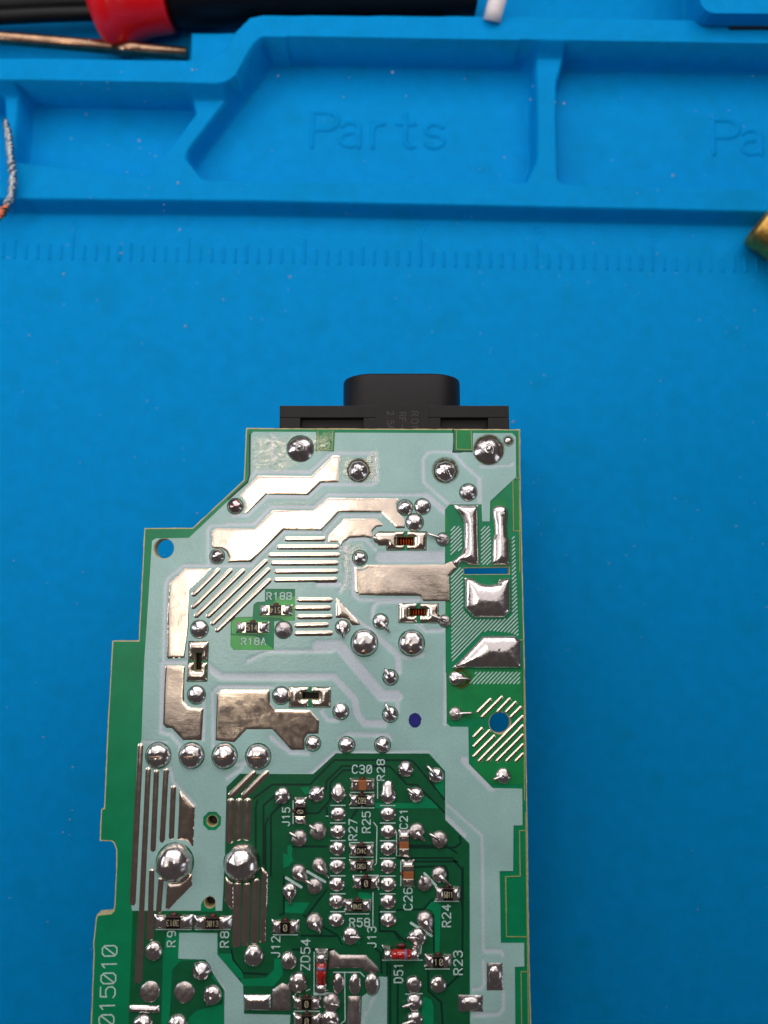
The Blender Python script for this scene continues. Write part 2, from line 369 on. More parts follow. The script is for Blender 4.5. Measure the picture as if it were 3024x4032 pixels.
# masked copper, dark lower field
cu = FP('D 130,932 485,932 672,762 1428,765 E 597,352 725,495 730,890 925,1085 X 1845,3335 1847,4250 1130,4250 900,4250 F 1440,1290 1215,1010 1210,800 725,790 690,1010 672,1659 X 620,4250 495,4250 F 372,1659 412,605 735,612 1250,608 C 1118,1659 1128,1035 1238,930')
region('masked_copper', [cu], HM, .010, .003, M['mask_cu'], board)
for s in ('L 218,345 260,318 1306,314 1324,1016 520,1016 475,1062 255,1062 215,1030',
          'L 596,1162 1328,1162 1336,1935 1288,1984 862,1984 600,1735'):
    region('masked_copper', [FP(s)], HM, .010, .003, M['mask_cu_light'], board)
for s in ('V 1250,870 1330,870 1376,910 1382,1290 1408,1330 1408,1600 1208,1600 1214,1310 1232,1250 1200,1050 1200,910',
          'V 697,1055 715,1060 742,1100 742,1250 697,1240', 'K 1394,470 1436,470 1436,620 1394,620',
          'A 1255,1029 962,1028 937,1000 937,925 1115,930', 'A 943,795 1098,795 1100,820 1215,820 1218,915 970,915 943,910',
          'A 1290,640 1405,642 1400,815 1335,820 1300,798 1225,795 1150,790 1150,712 1240,700',
          'V 815,122 978,122 978,330 820,328', 'U 985,115 1125,118 1120,320 985,322',
          'F 855,1068 1085,1062 1158,1150 1150,1225 1250,1330 1250,1470 1000,1530 930,1600 925,1700 750,1700 778,1150',
          'V 1448,690 1500,665 1512,1205 1450,1205'):
    CZ = globals().get('CZ', 0)+1; region('masked_copper', [FP(s)], HM, .0095-CZ*.0001, .003, M['mask_cu'] if s[0] == 'F' else M['mask_cu_glare'] if s[0] == 'A' else M['mask_cu_light'], board)
# bright patches of bare mask in the dark field
for s in ('D 380,1040 450,1028 452,1085 420,1095', 'E 650,580 722,510 722,722 655,655', 'E 160,748 455,750 500,700 560,690 640,740 690,792 160,792',
          'H 470,512 560,540 545,990 500,985 497,650 480,600 420,575', 'H 395,1400 470,1430 490,1500 490,1700 360,1700',
          'G 405,540 560,545 620,560 560,605 405,600', 'G 0,1235 235,1225 305,1150 310,1045 385,1050 388,1200 300,1302 0,1300', 'G 930,840 1110,880 1110,905 935,900',
          'I 195,900 245,890 235,990 250,1040 195,1090', 'I 160,1420 400,1430 340,1530 160,1520', 'G 390,60 470,100 450,180 395,200', 'I 860,1330 960,1340 1000,1400 980,1400 850,1390',
          'F 1210,1100 1440,1250 1440,1180 1340,1060 1330,1000 1215,1000'):
    PZ = globals().get('PZ', 0)+1; region('mask_patch', [FP(s)], [], .0112+PZ*.00012, .009, M['mask'], board)
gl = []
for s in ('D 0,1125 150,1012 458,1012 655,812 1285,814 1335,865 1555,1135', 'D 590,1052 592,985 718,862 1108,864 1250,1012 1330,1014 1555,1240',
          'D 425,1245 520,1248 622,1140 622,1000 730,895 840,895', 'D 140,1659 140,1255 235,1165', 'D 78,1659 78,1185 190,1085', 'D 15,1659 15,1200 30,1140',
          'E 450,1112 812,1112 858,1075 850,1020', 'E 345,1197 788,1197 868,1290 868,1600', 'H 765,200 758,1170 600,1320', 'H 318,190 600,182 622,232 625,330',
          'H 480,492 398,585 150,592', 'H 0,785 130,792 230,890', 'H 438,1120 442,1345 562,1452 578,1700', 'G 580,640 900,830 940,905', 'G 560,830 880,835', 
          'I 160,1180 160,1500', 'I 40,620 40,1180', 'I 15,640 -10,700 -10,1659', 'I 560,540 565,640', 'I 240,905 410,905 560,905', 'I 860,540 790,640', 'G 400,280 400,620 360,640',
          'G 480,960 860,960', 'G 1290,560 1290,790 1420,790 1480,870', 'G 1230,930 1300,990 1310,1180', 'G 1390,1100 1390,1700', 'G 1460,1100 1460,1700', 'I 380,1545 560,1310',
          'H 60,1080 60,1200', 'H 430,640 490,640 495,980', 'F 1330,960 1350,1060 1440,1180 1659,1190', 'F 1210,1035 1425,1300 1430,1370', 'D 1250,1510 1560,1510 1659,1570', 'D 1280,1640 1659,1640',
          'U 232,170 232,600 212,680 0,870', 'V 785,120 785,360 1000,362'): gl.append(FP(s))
o = ribbons('trace_gap_shade', gl, .0135, .0122, M['gap_shade'], board); o['kind'] = 'stuff'  # overlay strips painted dark for the shade in narrow trace gaps
tl = [FP(s) for s in ('V 822,118 820,330 988,336 980,118', 'V 1435,670 1442,1215 1530,1222', 'V 1472,640 1515,660', 'E 1392,972 1337,974 1345,1345 1226,1350 1231,1659', 'H 1292,0 1297,276 1160,282 1170,840 1372,842', 'H 1385,1168 1306,1166 1312,1700',
      'V 1500,125 1512,1659', 'U 975,118 968,330 1128,335 1138,118', 'B 1495,1050 1470,1050', 'L 1335,300 1340,1500 1345,2212', 'X 2069,3200 2076,3700 2082,4200')]
each('scored_outline', tl, .0075, .0128, M['tan_line'], board)
# ---------------------------------------------------------------- solder joints
JO = []   # crop,x,y,r,kind,lead tip (crop px) or None, aspect
def J(c, x, y, r, k='cone', tip=None, ry=None, m='solder'): JO.append((c, x, y, r, k, tip, ry or r, m))
J('U',783,325,150,'nub'); J('U',1415,565,120,'rough'); J('V',700,570,122,'rough'); J('V',1170,342,158,'nub'); J('V',1383,237,38,'dome'); J('V',950,800,97,'pin')
J('U',75,950,88,'cone',m='solder_red'); J('V',262,965,88,'cone'); J('V',452,955,90,'pin'); J('V',367,1125,97,'pin'); J('V',675,1312,74,'dome',(500,1248),m='solder_dull')
J('A',840,352,55,'cone'); J('B',308,455,55,'cone'); J('A',712,880,65,'pin'); J('A',1322,885,63,'pin',m='solder_dull'); J('A',690,1357,65,'pin'); J('A',1305,1362,63,'pin')
for x, y in ((568,775),(840,776),(1110,779),(1383,783)): J('C',x,y,101,'slit')
J('K',510,915,146,'big'); J('K',1025,918,140,'big'); J('K',688,682,83,'dome',(782,800)); J('K',275,745,80,'dome',(282,862)); J('K',795,1292,82,'cone',(733,1193)); J('K',1388,680,66,'dome',(1215,603),m='solder_dull')
J('D',1113,442,62,'cone',(1073,345)); J('D',710,418,64,'tear',(700,340)); J('D',483,677,61,'cone'); J('D',758,690,66,'cone'); J('D',1050,690,64,'cone')
J('L',345,442,106,'tear2',(545,450)); J('L',345,955,100,'dome',(592,940),m='solder_dull'); J('L',1035,1857,112,'dome',(880,1898))
J('D',1240,888,66,'cone'); J('D',1488,940,64,'cone',(1412,852)); J('D',1325,1098,64,'cone',(1250,1038)); J('D',510,1095,66,'cone',(575,1027)); J('D',232,1103,67,'dome',(180,1162))
J('D',525,1392,68,'dome',(452,1332),m='solder_dull'); J('D',370,1450,66,'dome',(292,1392),m='solder_dull'); J('E',500,978,65,'dome',(568,1056),m='solder_dull'); J('E',685,1045,68,'dome',(602,990),m='solder_dull')
J('I',487,1075,64,'tear2',(580,1192),m='solder_dull'); J('I',300,1142,70,'tear2',(392,1252),m='solder_dull'); J('I',450,1275,72,'dome',(372,1210),m='solder_dull'); J('I',216,1315,68,'tear2',(222,1440))
J('I',670,420,72,'tear',(670,308)); J('I',1135,430,76,'tear',(1130,283))
for y in (603,765,925,1090,1258,1420,1590):
    J('I',667-(y-603)*.017,y,75,'dip',None,63); J('I',1134,y,76,'dip',None,64)
J('G',685,695,75,'tear2',(745,805),m='solder_dull'); J('G',1022,832,78,'dome',(1115,838)); J('G',445,1062,77,'tear2',(455,972)); J('G',118,1018,93,'dome'); J('G',530,1268,88,'dome',(510,1360))
J('I',1472,1250,68,'dome',(1440,1165),m='solder_dull'); J('E',683,1330,62,'dome',(772,1412),m='solder_dull'); J('H',410,680,76,'tear2',(478,800),m='solder_dull'); J('H',350,838,76,'tear2',(238,842))
J('H',305,1285,75,'dome'); J('H',535,1285,75,'dome'); J('H',312,1450,74,'dome',(192,1480)); J('H',318,1612,74,'dome',(190,1640))
J('F',608,975,83,'dome'); J('F',1050,1160,84,'cone'); J('F',1155,1385,85,'dome',(1110,1465)); J('F',570,1355,90,'flat',m='solder_dull'); J('F',892,1360,90,'flat',m='solder_dull'); J('F',508,1665,95,'dome'); J('F',832,1670,95,'dome')
J('F',805,148,168,'ball'); J('F',1435,148,166,'ball')
J('G',905,1275,54,'dome',None,88); J('G',1060,1285,58,'dome',None,90); J('G',1220,1280,66,'dome',None,92)
J('G',840,1450,80,'dome',(918,1470),m='solder_dull'); J('G',830,1612,84,'dome',(915,1645)); J('A',700,1700,.01,'dome')
J('H',1062,1205,62,'dome',None,92); J('H',836,1462,92,'dome',None,62)
JO = [j for j in JO if j[3] > 1]
RINGS = []
def joint(c, x, y, r, kind, tip, ry, m):
    cx, cy = pt(c, x, y); s = sc(c); r *= s; ry *= s
    base = .006
    RINGS.append(((cx, cy), r+.009, ry+.009, c))
    NS = 30; rng = random.Random(int(cx*999+cy*77))
    prof = []
    h = {'cone': .85, 'nub': .62, 'rough': .8, 'pin': .62, 'dome': .62, 'big': .62, 'slit': .66, 'ball': .95, 'dip': .7, 'tear': .75, 'tear2': .66, 'flat': .28}[kind]*min(r, ry)
    N = 12
    for i in range(N+1):
        t = 1-i/N          # 1 = rim, 0 = top
        if kind in ('cone', 'nub', 'rough', 'pin'): zz = (1-t)**.95*.45+.55*(1-t*t)*.9 if kind == 'nub' else .55*(1-t)+.45*math.sqrt(max(0, 1-t**2.2))
        elif kind in ('dip', 'tear'): zz = .35*(1-t)+.65*math.sqrt(max(0, 1-t*t))
        elif kind == 'ball': zz = math.sqrt(max(0, 1-t*t))
        else: zz = math.sqrt(max(0, 1-t**2.1))
        prof.append((t, zz*h))
    if kind == 'nub':
        prof = [p for p in prof if p[0] > .30]; top = prof[-1][1]
        prof += [(.30, top+.012), (.27, top+.05*h)] + [(.26*math.cos(a), top+.05*h+.26*r*math.sin(a)) for a in (R(20), R(45), R(70), R(90))]
    if kind == 'pin':
        prof = [p for p in prof if p[0] > .22]; top = prof[-1][1]
        prof += [(.2, top+.01), (.19, top+.10*r), (.1, top+.12*r), (0, top+.12*r)]
    V = []; F = []
    ta = None
    if tip:
        tx, ty = pt(c, *tip); ta = math.atan2(ty-cy, tx-cx); tl_ = math.hypot(tx-cx, ty-cy)
    o8 = rng.random()*.5
    for (t, zz) in prof:
        for k in range(NS):
            a = 2*math.pi*k/NS
            f = 1+.018*math.cos(8*(a+o8))*(t > .5)+.02*math.sin(3*a+o8*9)
            if tip and kind in ('tear', 'tear2'):
                dd = math.cos(a-ta); kk = max(0, dd)**(7 if kind == 'tear2' else 5); f += kk*(tl_/r-1)*(.92 if kind == 'tear' else .6)*t
            zj = zz*.10*noise.noise(Vector((cx*3+math.cos(a)*t*2.2, cy*3+math.sin(a)*t*2.2, 5)))
            f *= 1+.035*noise.noise(Vector((cx*7+math.cos(a)*1.6, cy*7+math.sin(a)*1.6, 2)))
            if kind == 'rough' and t < .45: zj = rng.uniform(-.012, .014)
            V.append((cx+r*t*f*math.cos(a), cy+ry*t*f*math.sin(a), base+zz+zj))
    n = len(prof)
    for i in range(n-1):
        for k in range(NS): F.append((i*NS+k, i*NS+(k+1) % NS, (i+1)*NS+(k+1) % NS, (i+1)*NS+k))
    o = mesh('solder_joint', V, F, M[m], board, True)
    if kind == 'slit':
        box('component_lead', cx-.085, cx+.055, cy-.018, cy+.006, h*.7, base+h+.012, M['shaft'], o, .004)
    if kind == 'big':
        tube('component_lead', [(cx-.01, cy-r*.62, h*.5), (cx, cy-r*.66, h*.86)], .04, M['shaft'], o, 8)
    if kind == 'dip':
        box('component_lead', cx-.011, cx+.011, cy-.02, cy+ry*.6, h*.5, base+h*.93, M['solder'], o, .004)
    if tip and kind in ('cone', 'dome', 'tear2'):
        zt = .05 if kind != 'tear2' else .03
        wr = .021 if c not in 'GH' else .022
        mid = (cx*.55+tx*.45, cy*.55+ty*.45, h*.62+.01)
        tube('component_lead', [(cx, cy, h*.72), mid, (tx*.85+cx*.15, ty*.85+cy*.15, zt+.02), (tx, ty, zt)], [wr*1.9, wr*1.25, wr, wr*.85], M['solder'], o, 8)
    return o
for j in JO: joint(*j)
# extra tinned lead across the joint at left of the long jumper
tube('component_lead', [pt('B',398,298)+(.05,), pt('B',425,318)+(.07,), pt('B',440,330)+(.04,)], .02, M['solder'], board, 8)
# ---------------------------------------------------------------- white ink zones
z_main = FP('U 270,140 955,143 945,352 1148,352 1160,150 V 785,155 785,362 998,365 1000,155 1425,155 1466,195 1470,632 1188,895 1182,1115 1100,1115 1095,930 745,930 697,985 697,1580 K 1390,66 1392,475 1395,1240 B 934,1290 938,1640 E 744,100 775,126 920,128 925,430 1120,628 1360,632 1362,930 1288,932 1285,1303 1175,1303 1176,1659 H 1108,225 1117,900 1334,900 1336,1118 1248,1122 1252,1659 X 2031,4250 1852,4250 1851,4032 1849,3332 E 928,1078 733,885 730,488 600,345 D 670,757 485,926 130,926 C 1235,924 1125,1032 1110,1659 F 1245,598 1185,598 1183,540 1180,500 1130,455 1070,500 1050,540 1045,598 405,598 398,540 C 400,690 425,668 432,640 455,0 A 345,600 368,240 395,222 635,218 X 900,1972 978,1902 987,1867 U 246,170')
z2 = FP('F 846,806 1200,808 1200,1008 1440,1290 1450,1560 1659,1566 G 460,1570 455,1659 X 1140,4250 884,4250 F 1265,1659 1268,1345 1165,1190 1090,1053 836,1045')
z3 = FP('G 1282,1215 1362,1216 1360,1659 X 1524,4250 1418,4250 G 1116,1659 1126,1400 1200,1350 1282,1345')
gaps = []  # (pts, halfwidth cm)
def gp(s, w_): gaps.append((FP(s), w_*px/2))
gp('U 250,640 290,582 880,582 1105,378 1600,378 1608,680 1560,716 1010,716 870,850 420,850 215,1050 60,1058', 15)
gp('U 0,1150 262,1150 465,960 930,960 1082,825 1659,822 V 250,828 500,828', 14)
gp('V 470,695 455,640 452,440 500,372 560,357 780,362 900,500 1060,635 1062,905', 12); gp('V 470,695 745,935', 12); gp('V 480,828 692,1005', 26)
gp('U 480,160 482,440', 14); gp('U 1659,1050 1215,1050 1040,1240 1058,1350', 12); gp('U 1010,1236 600,1236 250,1592', 12)
gp('A 1100,418 890,420 600,420 490,505 470,560 452,1110 440,1400 430,1590', 13); gp('A 455,1116 620,1116', 14)
gp('A 780,400 775,160 800,130 1110,125 1220,10', 12); gp('A 1060,1110 1200,1040 1659,1040', 12)
gp('C 600,20 590,580 680,602 748,690 745,800', 14); gp('C 985,60 1085,132 1659,134 D 650,130 820,312 840,430 900,512 1062,516', 26)
gp('C 1015,700 1010,262 1060,212 1500,216', 13); gp('K 0,948 235,948 700,1490 862,1492', 44); gp('K 862,1492 872,1659', 15)
gp('K 240,500 560,760', 13); gp('K 560,760 868,1045 882,1230', 22); gp('K 868,1045 1000,1080 1150,1040', 12); gp('K 1100,715 1180,790 1385,772', 14); gp('K 590,640 600,520 650,476 1100,455', 14)
gp('D 540,402 600,480 690,488', 14); gp('D 700,640 780,602 1092,608 1110,650', 16); gp('D 300,747 440,757', 14); gp('D 470,918 660,748', 12); gp('D 660,745 1430,748', 8); gp('D 140,620 180,660 300,745', 18)
gp('D 1555,520 1562,0', 12); gp('E 736,750 1030,1010 1037,1659 H 948,0 952,960 985,990', 9); gp('E 733,865 880,1010', 22); gp('E 890,400 1110,622', 30)
gp('H 960,970 1120,975 1135,1010', 12); gp('H 850,1335 940,1320 960,1280 952,1060', 10); gp('H 835,1575 1100,1562 1140,1510 1140,1345', 12)
gp('C 662,870 690,985 870,1180', 12); gp('C 1125,960 1250,880 1290,790', 12); gp('V 0,1502 697,1502', 46); gp('B 215,400 250,395', 10); gp('B 205,380 205,640 160,700', 14)
gp('B 252,470 252,700 300,755 735,762', 12); gp('K 0,275 240,275', 18); gp('B 170,400 230,320 345,320 420,400', 12); gp('C 940,330 935,640', 14); gp('C 445,660 640,665', 8); gp('C 1160,790 1215,850 1290,830', 10)
gp('B 500,410 920,410', 10); gp('V 1080,640 1085,930', 8); gp('V 1080,520 1400,510 1440,480', 10); gp('K 390,60 385,390 440,440 1090,440', 12)
gp('F 1150,1190 1260,1340', 16); gp('G 1300,1300 1150,1560 1130,1659', 8)
def gapf(x, y):
    g = np.zeros(x.shape)
    for pts_, hw in gaps:
        X0 = min(p[0] for p in pts_)-hw-.1; X1 = max(p[0] for p in pts_)+hw+.1; Y0 = min(p[1] for p in pts_)-hw-.1; Y1 = max(p[1] for p in pts_)+hw+.1
        k = (x > X0) & (x < X1) & (y > Y0) & (y < Y1)
        if not k.any(): continue
        d = dpoly(x[k], y[k], pts_, False)
        g[k] = np.maximum(g[k], np.clip((hw+.012-d)/.026, 0, 1))
    return g*g*(3-2*g)
green_holes = [FP('A 1187,587 1405,588 1404,818 1255,822 1251,1030 960,1030 936,1000 940,795 1098,790 1104,702 1130,682 1187,680'),
               circ(holes_round[2][0], .145, 8, a0=.39)]
jpads = FP('A 632,965 782,965 776,1112 770,1262 618,1262 628,1112'), FP('D 286,215 630,214 630,386 286,386'), FP('B 440,262 795,262 792,402 500,404 496,366 440,366'), FP('K 880,484 1320,484 1320,705 880,702')
sh = [circ(c_, rx, 24, ry_) for c_, rx, ry_, cc in RINGS]
def zs(x, y): return .0150-.0055*gapf(x, y)
allh = HM+green_holes+sh+list(jpads)
def touching(poly, hs):
    A = np.array(poly); out = []
    for h in hs:
        B = np.array(h)
        if B[:,0].max() < A[:,0].min() or B[:,0].min() > A[:,0].max() or B[:,1].max() < A[:,1].min() or B[:,1].min() > A[:,1].max(): continue
        out.append(h)
    return out
for zp in (z_main, z2, z3):
    region('white_ink_zone', [zp], touching(zp, allh), 0, .004, M['silk'], board, grid=.028, zf=zs, attr=gapf, smooth=True)
# ---------------------------------------------------------------- tinned areas
TZ = .013
pads = [('U 320,615 900,622 1130,400 1195,398 1218,412 1200,690 1005,695 865,830 415,822 205,1025 158,1025 185,960 178,900 140,850 105,845', 1),
 ('A 800,165 830,148 1110,150 U 485,990 925,990 1085,858 V 205,862 165,935 175,1010 255,1085 262,1190 170,1195 2,1022 U 1205,1020 1015,1215 605,1210 245,1560 A 905,398 925,360 905,315 870,295 800,292', 1),
 ('B 75,300 80,285 190,170 430,168 492,225 430,232 400,262 395,320 345,305 235,310 185,345 165,385 160,345 75,340', 1),
 ('A 605,438 805,438 640,600 635,860 605,1090 485,1095 475,1080 480,760 495,540', 1),
 ('C 640,35 790,38 780,250 782,330 820,378 938,388 922,652 770,652 680,556 632,552 608,522 625,55', 1),
 ('C 1075,235 D 132,238 135,350 175,400 460,402 535,490 530,600 440,602 415,640 418,730 305,730 150,565 C 1290,565 1190,670 1035,655 1045,270', 1),
 ('K 405,90 500,85 540,62 1390,62 1450,30 1485,45 1515,100 1435,190 1435,465 1150,465 1110,408 455,402 430,375 405,345', 1),
 ('K 200,430 215,430 460,700 462,725 380,725 320,655 200,645', 0),
 ('C 740,1055 870,1195 855,1525 795,1468 725,1465 738,1200', 0), ('F 735,345 850,338 962,245 968,360 742,592 715,580 728,400', 0),
 ('F 1275,280 1350,345 1350,600 1300,550 1270,520', 0), ('G 190,190 250,245 228,900 175,892 188,400', 0)]
for s, big in pads:
    pl = FP(s)
    puff('tinned_area', pl, .006 if big else .020, .04 if big else .09, M['tin'], board, TZ-.003, .021, .008 if big else .004)
R9 = 13*px
for s in ('U 640,1307 1022,1307', 'U 555,1395 1172,1395', 'U 462,1482 1185,1482', 'U 490,1570 1168,1570', 'A 1275,462 B 132,553', 'A 1272,523 B 125,612',
          'A 1440,667 B 90,762', 'A 1422,728 B 78,820', 'A 1440,790 B 90,882', 'A 1422,853 B 62,942', 'A 1420,912 B 92,1002',
          'A 675,625 845,455', 'A 672,715 935,457', 'A 693,780 1025,460', 'A 780,782 1190,390', 'A 812,835 1208,452', 'A 845,885 1215,530',
          'X 555,2938 525,3551', 'X 585,3032 546,3857', 'X 617,3041 604,3340', 'X 599,3433 591,3689', 'X 655,3036 640,3304', 'X 635,3467 626,3581', 'X 684,3104 676,3292',
          'C 1165,1100 1345,920', 'C 1272,1100 1450,920'):
    p = FP(s); bar('tinned_bar', p[0], p[1], R9, .015, M['tin'], board, TZ-.003)
for s in ('C 1160,1155 1150,1465', 'C 1228,1155 1220,1440', 'C 1298,1155 1290,1440', 'F 1390,372 1375,905', 'F 1475,372 1455,895', 'F 1560,335 1545,875'):
    p = FP(s); bar('tinned_bar', p[0], p[1], 14.5*px, .014, M['tin'], board, TZ-.003)
for s in ('L 672,930 850,755', 'L 735,1000 1015,722', 'L 960,925 1130,748', 'L 1085,930 1215,798', 'L 1150,1005 1290,868', 'L 690,1640 1318,1002', 'L 815,1640 1318,1140', 'L 950,1640 1318,1272', 'L 1090,1640 1318,1412', 'L 1225,1640 1318,1548',
          'L 615,1575 905,1285', 'L 615,1430 835,1210', 'L 615,1290 725,1178'):
    p = FP(s); bar('tinned_bar', p[0], p[1], 7*px, .012, M['tin'], board, .008)
# thick solder pours
for s, H in (('V 795,942 1055,942 1060,1300 1070,1590 950,1585 880,1550 820,1620 765,1555 870,1470 900,1400 900,1150 865,1050 820,990', .11),
          ('V 1210,985 1240,950 1300,938 1355,955 1378,1000 1380,1060 1370,1150 1378,1280 1400,1320 1402,1590 1210,1590 1215,1310 1235,1250 1232,1150 1215,1060', .10),
          ('B 1068,600 1120,602 1180,640 1250,650 1300,640 1350,605 1398,602 1400,845 1355,890 1135,890 1068,820', .12),
          ('B 975,1255 1030,1200 1200,1020 1430,1018 1475,1055 1480,1255', .11)):
    puff('solder_pour', FP(s), H, .33, M['solder'], board, .012, .03, .012)
o = board.children[-2]
for c_, x_, y_, r_ in (('B',1312,628,14), ('B',1308,1120,12), ('V',1320,1050,22)):
    a = pt(c_, x_, y_); zt = .10
    tube('solder_spike', [(a[0], a[1], zt), (a[0]+.01, a[1]+.02, zt+.06)], [r_*sc(c_), r_*sc(c_)*.5], M['solder'], board, 8)
# jumper pads with slots
for s, hl in (('A 637,970 778,970 771,1105 632,1105', 0), ('A 626,1122 768,1122 765,1256 622,1256', 0), ('D 290,220 445,220 445,380 290,380', 1), ('D 475,222 625,218 625,382 475,382', 1),
          ('B 505,265 628,265 628,392 505,395 500,362 462,366 415,345 400,300 430,266', 2), ('B 652,265 790,268 785,395 652,395', 2), ('K 885,488 1080,488 1080,695 885,695', 3), ('K 1115,488 1315,488 1312,590 1340,612 1330,700 1120,695', 3)):
    pl = FP(s); H = jslots[hl]
    cx_ = sum(p[0] for p in H)/4; cy_ = sum(p[1] for p in H)/4
    H2 = [(cx_+(p[0]-cx_)*1.04, cy_+(p[1]-cy_)*1.06) for p in H]
    puff('jumper_pad', pl, .05, .13, M['tin'], board, .012, .03, .006, holes=[H2])
for s, H in (('G 28,1382 278,1382 280,1530 26,1526', .05), ('F 376,1478 660,1482 660,1552 380,1546', .05), ('H 985,1085 1135,1085 1135,1340 985,1340', .02), ('H 720,1382 950,1386 950,1540 720,1535', .02)):
    puff('solder_pad', FP(s), H, .12, M['solder'], board, .012, .03, .006)
for s in ('G 290,1335 385,1272 430,1290 462,1330 462,1530 290,1530', 'G 1000,1395 1118,1395 1108,1700 985,1700', 'G 828,975 868,965 915,1010 1165,1012 1280,1132 1280,1178 1160,1168 1122,1132 850,1132 812,1150'):
    puff('tinned_area', FP(s), .02, .06, M['solder_dull'], board, .012, .035, .004)
# ---------------------------------------------------------------- printed hatch
def hatch(poly, off, step, ang=1):
    out = []; n = len(poly); lo = min(p[0]+p[1] for p in poly); hi = max(p[0]+p[1] for p in poly)
    # lines run "/" : x - y = c
    lo = min(p[0]-p[1] for p in poly); hi = max(p[0]-p[1] for p in poly); c = lo+off
    while c < hi:
        xs = []
        for i in range(n):
            a, b = poly[i], poly[(i+1) % n]; fa = a[0]-a[1]-c; fb = b[0]-b[1]-c
            if (fa > 0) != (fb > 0): t = fa/(fa-fb); xs.append(a[0]+(b[0]-a[0])*t)
        xs.sort()
        for i in range(0, len(xs)-1, 2):
            if xs[i+1]-xs[i] > .03: out.append([(xs[i]+.01, xs[i]+.01-c), (xs[i+1]-.01, xs[i+1]-.01-c)])
        c += step
    return out
hl = []
for s in ('V 755,1165 855,1165 885,1200 885,1400 765,1500 752,1500', 'V 1083,1165 1192,1165 1192,1285 1202,1320 1200,1590 1085,1590', 'B 1408,300 1432,290 1462,1030 1395,1000 1240,985 1190,1000 980,1210 970,1200 965,560 1040,522 1058,525 1060,830 1128,898 1360,898 1410,850'):
    hl += hatch(FP(s), .02, .0615)
hl += hatch(FP('L 640,345 1285,345 1285,530 545,530 548,460 590,440'), .02, .0615)
each('hatch_line', hl, .0088, .0135, M['ink'], board)
# ---------------------------------------------------------------- stroke lettering
G_ = {'0': [[(1,0),(0,1),(0,5),(1,6),(3,6),(4,5),(4,1),(3,0),(1,0)], [(.4,.8),(3.6,5.2)]], '1': [[(.8,4.8),(2.2,6),(2.2,0)]],
 '2': [[(0,5),(1,6),(3,6),(4,5),(4,3.8),(0,0),(4,0)]], '3': [[(0,5.2),(1,6),(3,6),(4,5),(4,4),(3,3.2),(1.4,3.2)], [(3,3.2),(4,2.3),(4,1),(3,0),(1,0),(0,.8)]],
 '4': [[(3,0),(3,6),(0,1.8),(4.2,1.8)]], '5': [[(4,6),(.4,6),(.2,3.4),(1,3.8),(3,3.8),(4,2.8),(4,1),(3,0),(1,0),(0,.8)]],
 '6': [[(3.8,5.4),(3,6),(1,6),(0,5),(0,1),(1,0),(3,0),(4,1),(4,2.6),(3,3.5),(1,3.5),(0,2.6)]], '7': [[(0,6),(4,6),(1.4,0)]],
 '8': [[(1,3.2),(0,4),(0,5.2),(1,6),(3,6),(4,5.2),(4,4),(3,3.2),(1,3.2),(0,2.4),(0,.9),(1,0),(3,0),(4,.9),(4,2.4),(3,3.2)]],
 '9': [[(4,3.2),(3,2.6),(1,2.6),(0,3.5),(0,5),(1,6),(3,6),(4,5),(4,1),(3,0),(1,0)]],
 'R': [[(0,0),(0,6),(3,6),(4,5.1),(4,3.9),(3,3),(0,3)], [(2,3),(4,0)]], 'C': [[(4,5),(3,6),(1,6),(0,5),(0,1),(1,0),(3,0),(4,1)]],
 'J': [[(3.4,6),(3.4,1),(2.6,0),(1,0),(.2,1)]], 'D': [[(0,0),(0,6),(2.6,6),(4,4.6),(4,1.4),(2.6,0),(0,0)]], 'Z': [[(0,6),(4,6),(0,0),(4,0)]],
 'A': [[(0,0),(2,6),(4,0)], [(.7,2),(3.3,2)]], 'B': [[(0,0),(0,6),(3,6),(4,5.1),(4,4),(3,3.2),(0,3.2)], [(3,3.2),(4,2.3),(4,.9),(3,0),(0,0)]],
 'F': [[(0,0),(0,6),(4,6)], [(0,3.2),(3,3.2)]], 'O': [[(1,0),(0,1),(0,5),(1,6),(3,6),(4,5),(4,1),(3,0),(1,0)]], 'N': [[(0,0),(0,6),(4,0),(4,6)]],
 '-': [[(.5,3),(3.5,3)]], '.': [[(1.8,0),(2.2,.2)]], '+': [[(.3,3),(3.7,3)], [(2,1.3),(2,4.7)]], 'P': [[(0,0),(0,6),(3,6),(4,5.1),(4,3.9),(3,3),(0,3)]], ' ': []}
def text(name, s, c, h, w_, ang, z, m, parent, sw, adv=None):
    """c centre, h cap height, w_ total length, ang degrees"""
    n = len(s); gw = min(h*4/6, w_/n*.74) if w_ else h*4/6; a = (w_-gw)/(n-1) if n > 1 and adv is None else (adv or 0)
    lines = []; ca, sa = math.cos(R(ang)), math.sin(R(ang)); tot = a*(n-1)+gw
    for i, ch in enumerate(s):
        for l in G_[ch]:
            q = []
            for (x, y) in l:
                X = i*a+x/4*gw-tot/2; Y = (y/6-.5)*h; q.append((c[0]+X*ca-Y*sa, c[1]+X*sa+Y*ca))
            lines.append(q)
    return ribbons(name, lines, sw, z, m, parent)
LAB = [('R18B','A',1290,640,48,178,0),('R18A','A',1105,968,46,172,0),('C30','I',890,185,68,172,0),('R28','I',1065,192,64,180,90),('R27','I',805,748,70,175,90),('R25','I',930,678,70,176,90),
 ('C21','I',1278,648,66,165,90),('C26','I',1318,1392,72,180,90),('J15','I',182,628,64,155,90),('R58','I',868,1612,66,174,0),('R24','H',610,645,72,180,90),('R23','H',718,1083,74,190,90),
 ('D51','H',163,1178,74,155,90),('J12','G',322,935,72,168,90),('ZD54','G',600,1008,76,252,90),('J13','G',1218,845,72,170,90),('R9','F',772,860,68,125,90),('R8','F',1268,865,70,125,90)]
for s, c_, x, y, h, w_, an in LAB:
    k = sc(c_); text('printed_designator', s, pt(c_, x, y), h*k, w_*k, an, .0185, M['ink'], board, .0088)
